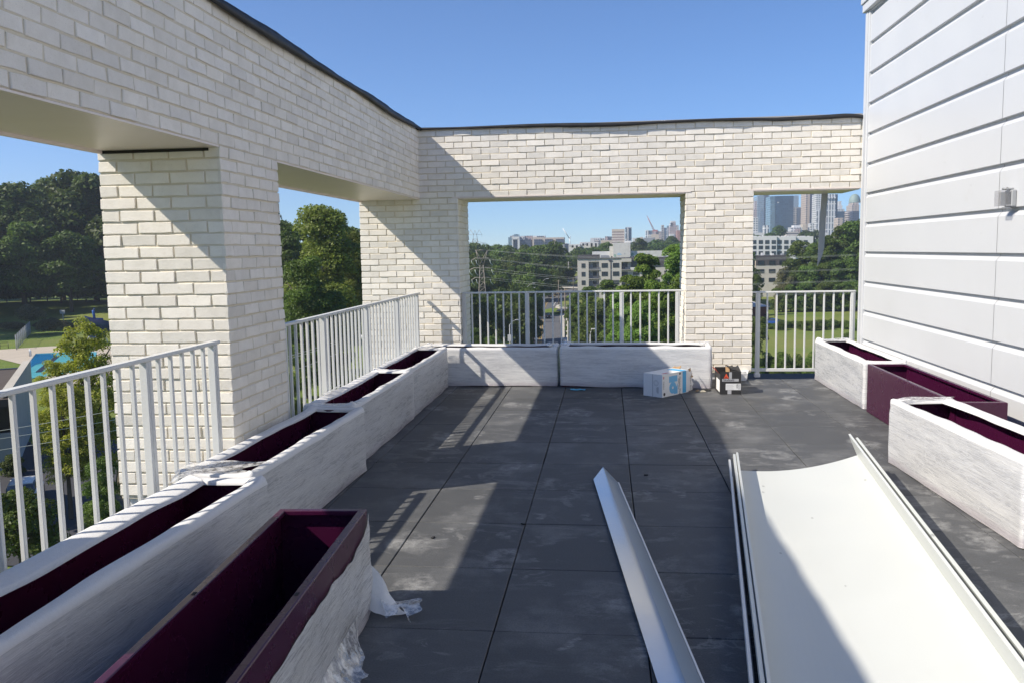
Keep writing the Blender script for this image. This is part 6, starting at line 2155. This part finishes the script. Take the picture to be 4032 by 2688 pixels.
for k, (a, b) in enumerate((((-30, 1699), (470, 1610)), ((-30, 1730), (470, 1648)), ((-30, 1775), (470, 1690)), ((1090, 1415), (1330, 1340)), ((1090, 1425), (1330, 1350)), ((1090, 1480), (1330, 1390)))):
    lab = ('highest of three thin wires crossing below the near railing top', 'middle one of three thin wires crossing below the near railing top', 'lowest of three thin wires crossing below the near railing top', 'upper of a close pair of thin wires behind the long left railing', 'lower of a close pair of thin wires behind the long left railing', 'single thin wire low behind the long left railing')[k]
    dd = 30 if k < 3 else 45
    wire([(a[0], a[1], dd), ((a[0] + b[0]) / 2, (a[1] + b[1]) / 2 + 3, dd + 1), (b[0], b[1], dd + 2)], lab, .010 if k < 3 else .013, group='thin service wires on the left')

# cranes
M_CRW, M_CRR = paint('crane_white', (.66, .67, .68), .5), paint('crane_red', (.40, .13, .11), .6)
DC = 900.0
a, b = at(2216, 900, DC), at(2242, 940, DC)
base = at(2244, 960, DC)
cr = empty('crane', (base.x, base.y, ZC), 0, 'thin white crane boom leaning left above the far trees', 'crane', 'cranes on the horizon')
L_ = lambda v_: v_ - Vector(cr.location)
mb = MB(); mb.tube([L_(a), L_(b)], .5, 6); mb.build('boom', M_CRW, cr)
mb = MB(); mb.tube([L_(b), L_(at(2245, 959, DC)), Vector((0, 0, 0))], .5, 6); mb.build('mast', M_CRW, cr)
mb = MB(); mb.tube([L_(b), L_(at(2246, 930, DC))], .35, 5); mb.tube([L_(b), L_(at(2248, 939, DC))], .35, 5); mb.build('counter_jib', M_CRW, cr)
DC = 1700.0
a, b = at(2547, 850, DC), at(2576, 910, DC)
cr = empty('crane', (b.x, b.y, ZC), 0, 'red luffing crane boom leaning left above the white and blue block', 'crane', 'cranes on the horizon')
mb = MB(); n = (L_(a) - L_(b)).normalized()
for s in (-1, 1): mb.tube([L_(b) + Vector((s * 1.4, 0, 0)), L_(a)], .45, 5)
for k in range(14):
    t0, t1 = k / 14, (k + 1) / 14
    p, q = L_(b).lerp(L_(a), t0), L_(b).lerp(L_(a), t1)
    s = 1 if k % 2 else -1
    mb.tube([p + Vector((s * 1.4 * (1 - t0), 0, 0)), q - Vector((s * 1.4 * (1 - t1), 0, 0))], .3, 4)
mb.build('boom', M_CRR, cr)
mb = MB(); mb.tube([L_(b), Vector((0, 0, 0))], 1.2, 6); mb.build('mast', M_CRR, cr)
mb = MB(); mb.box((L_(b).x - 3, -2, L_(b).z - 3), (L_(b).x + 6, 2, L_(b).z + 2)); mb.build('cab', M_CRR, cr)

# body of the building under the terrace
mb = MB()
mb.box((XL - TH + .02, -12, -24), (SX + 4, YB + TH - .02, -.305))
tag(mb.build('terrace_building', m_asphalt('building_body', (.45, .44, .42), .15)), 'white storeys of the building below the roof terrace', 'building')

# air: thin haze over everything
mb = MB()
mb.box((-2600, -300, -32), (2600, 2300, 190))
hz = mb.build('haze', M_DARK)
n = NT('haze_air')
vol = n.n('ShaderNodeVolumePrincipled', ins={'Color': (.80, .90, 1.0, 1), 'Density': HAZE_D, 'Anisotropy': .3})
n.t.links.new(vol.outputs[0], n.out.inputs['Volume'])
hz.data.materials.clear(); hz.data.materials.append(n.mat)
tag(hz, kind='stuff')
# ================================================================== LIGHT
SUN = Vector((1, .5, -.97)).normalized()
sl = bpy.data.lights.new('sun', 'SUN')
sl.energy = 3.5
sl.angle = R(.53)
sl.color = (1.0, .915, .785)
so = bpy.data.objects.new('sun', sl)
COL.objects.link(so)
so.rotation_euler = SUN.to_track_quat('-Z', 'Y').to_euler()
w = bpy.data.worlds.new('World')
scene.world = w
w.use_nodes = True
nt = w.node_tree
nt.nodes.clear()
sky = nt.nodes.new('ShaderNodeTexSky')
sky.sky_type = 'NISHITA'
sky.sun_disc = False
sky.sun_elevation = math.asin(-SUN.z)
sky.sun_rotation = math.atan2(-SUN.x, -SUN.y)
sky.altitude = 1000
sky.dust_density = .05
sky.ozone_density = 10.0
sky.air_density = .85
bg = nt.nodes.new('ShaderNodeBackground')
bg.inputs[1].default_value = .084
wo = nt.nodes.new('ShaderNodeOutputWorld')
nt.links.new(sky.outputs[0], bg.inputs[0])
nt.links.new(bg.outputs[0], wo.inputs[0])
vs = scene.view_settings
vs.view_transform = 'Standard'
vs.look = 'None'
vs.exposure = 1.0
vs.gamma = 1.0
scene.render.engine = 'CYCLES'
scene.cycles.use_denoising = True
scene.cycles.max_bounces = 10
scene.cycles.diffuse_bounces = 7
scene.cycles.transparent_max_bounces = 16
scene.cycles.volume_bounces = 0
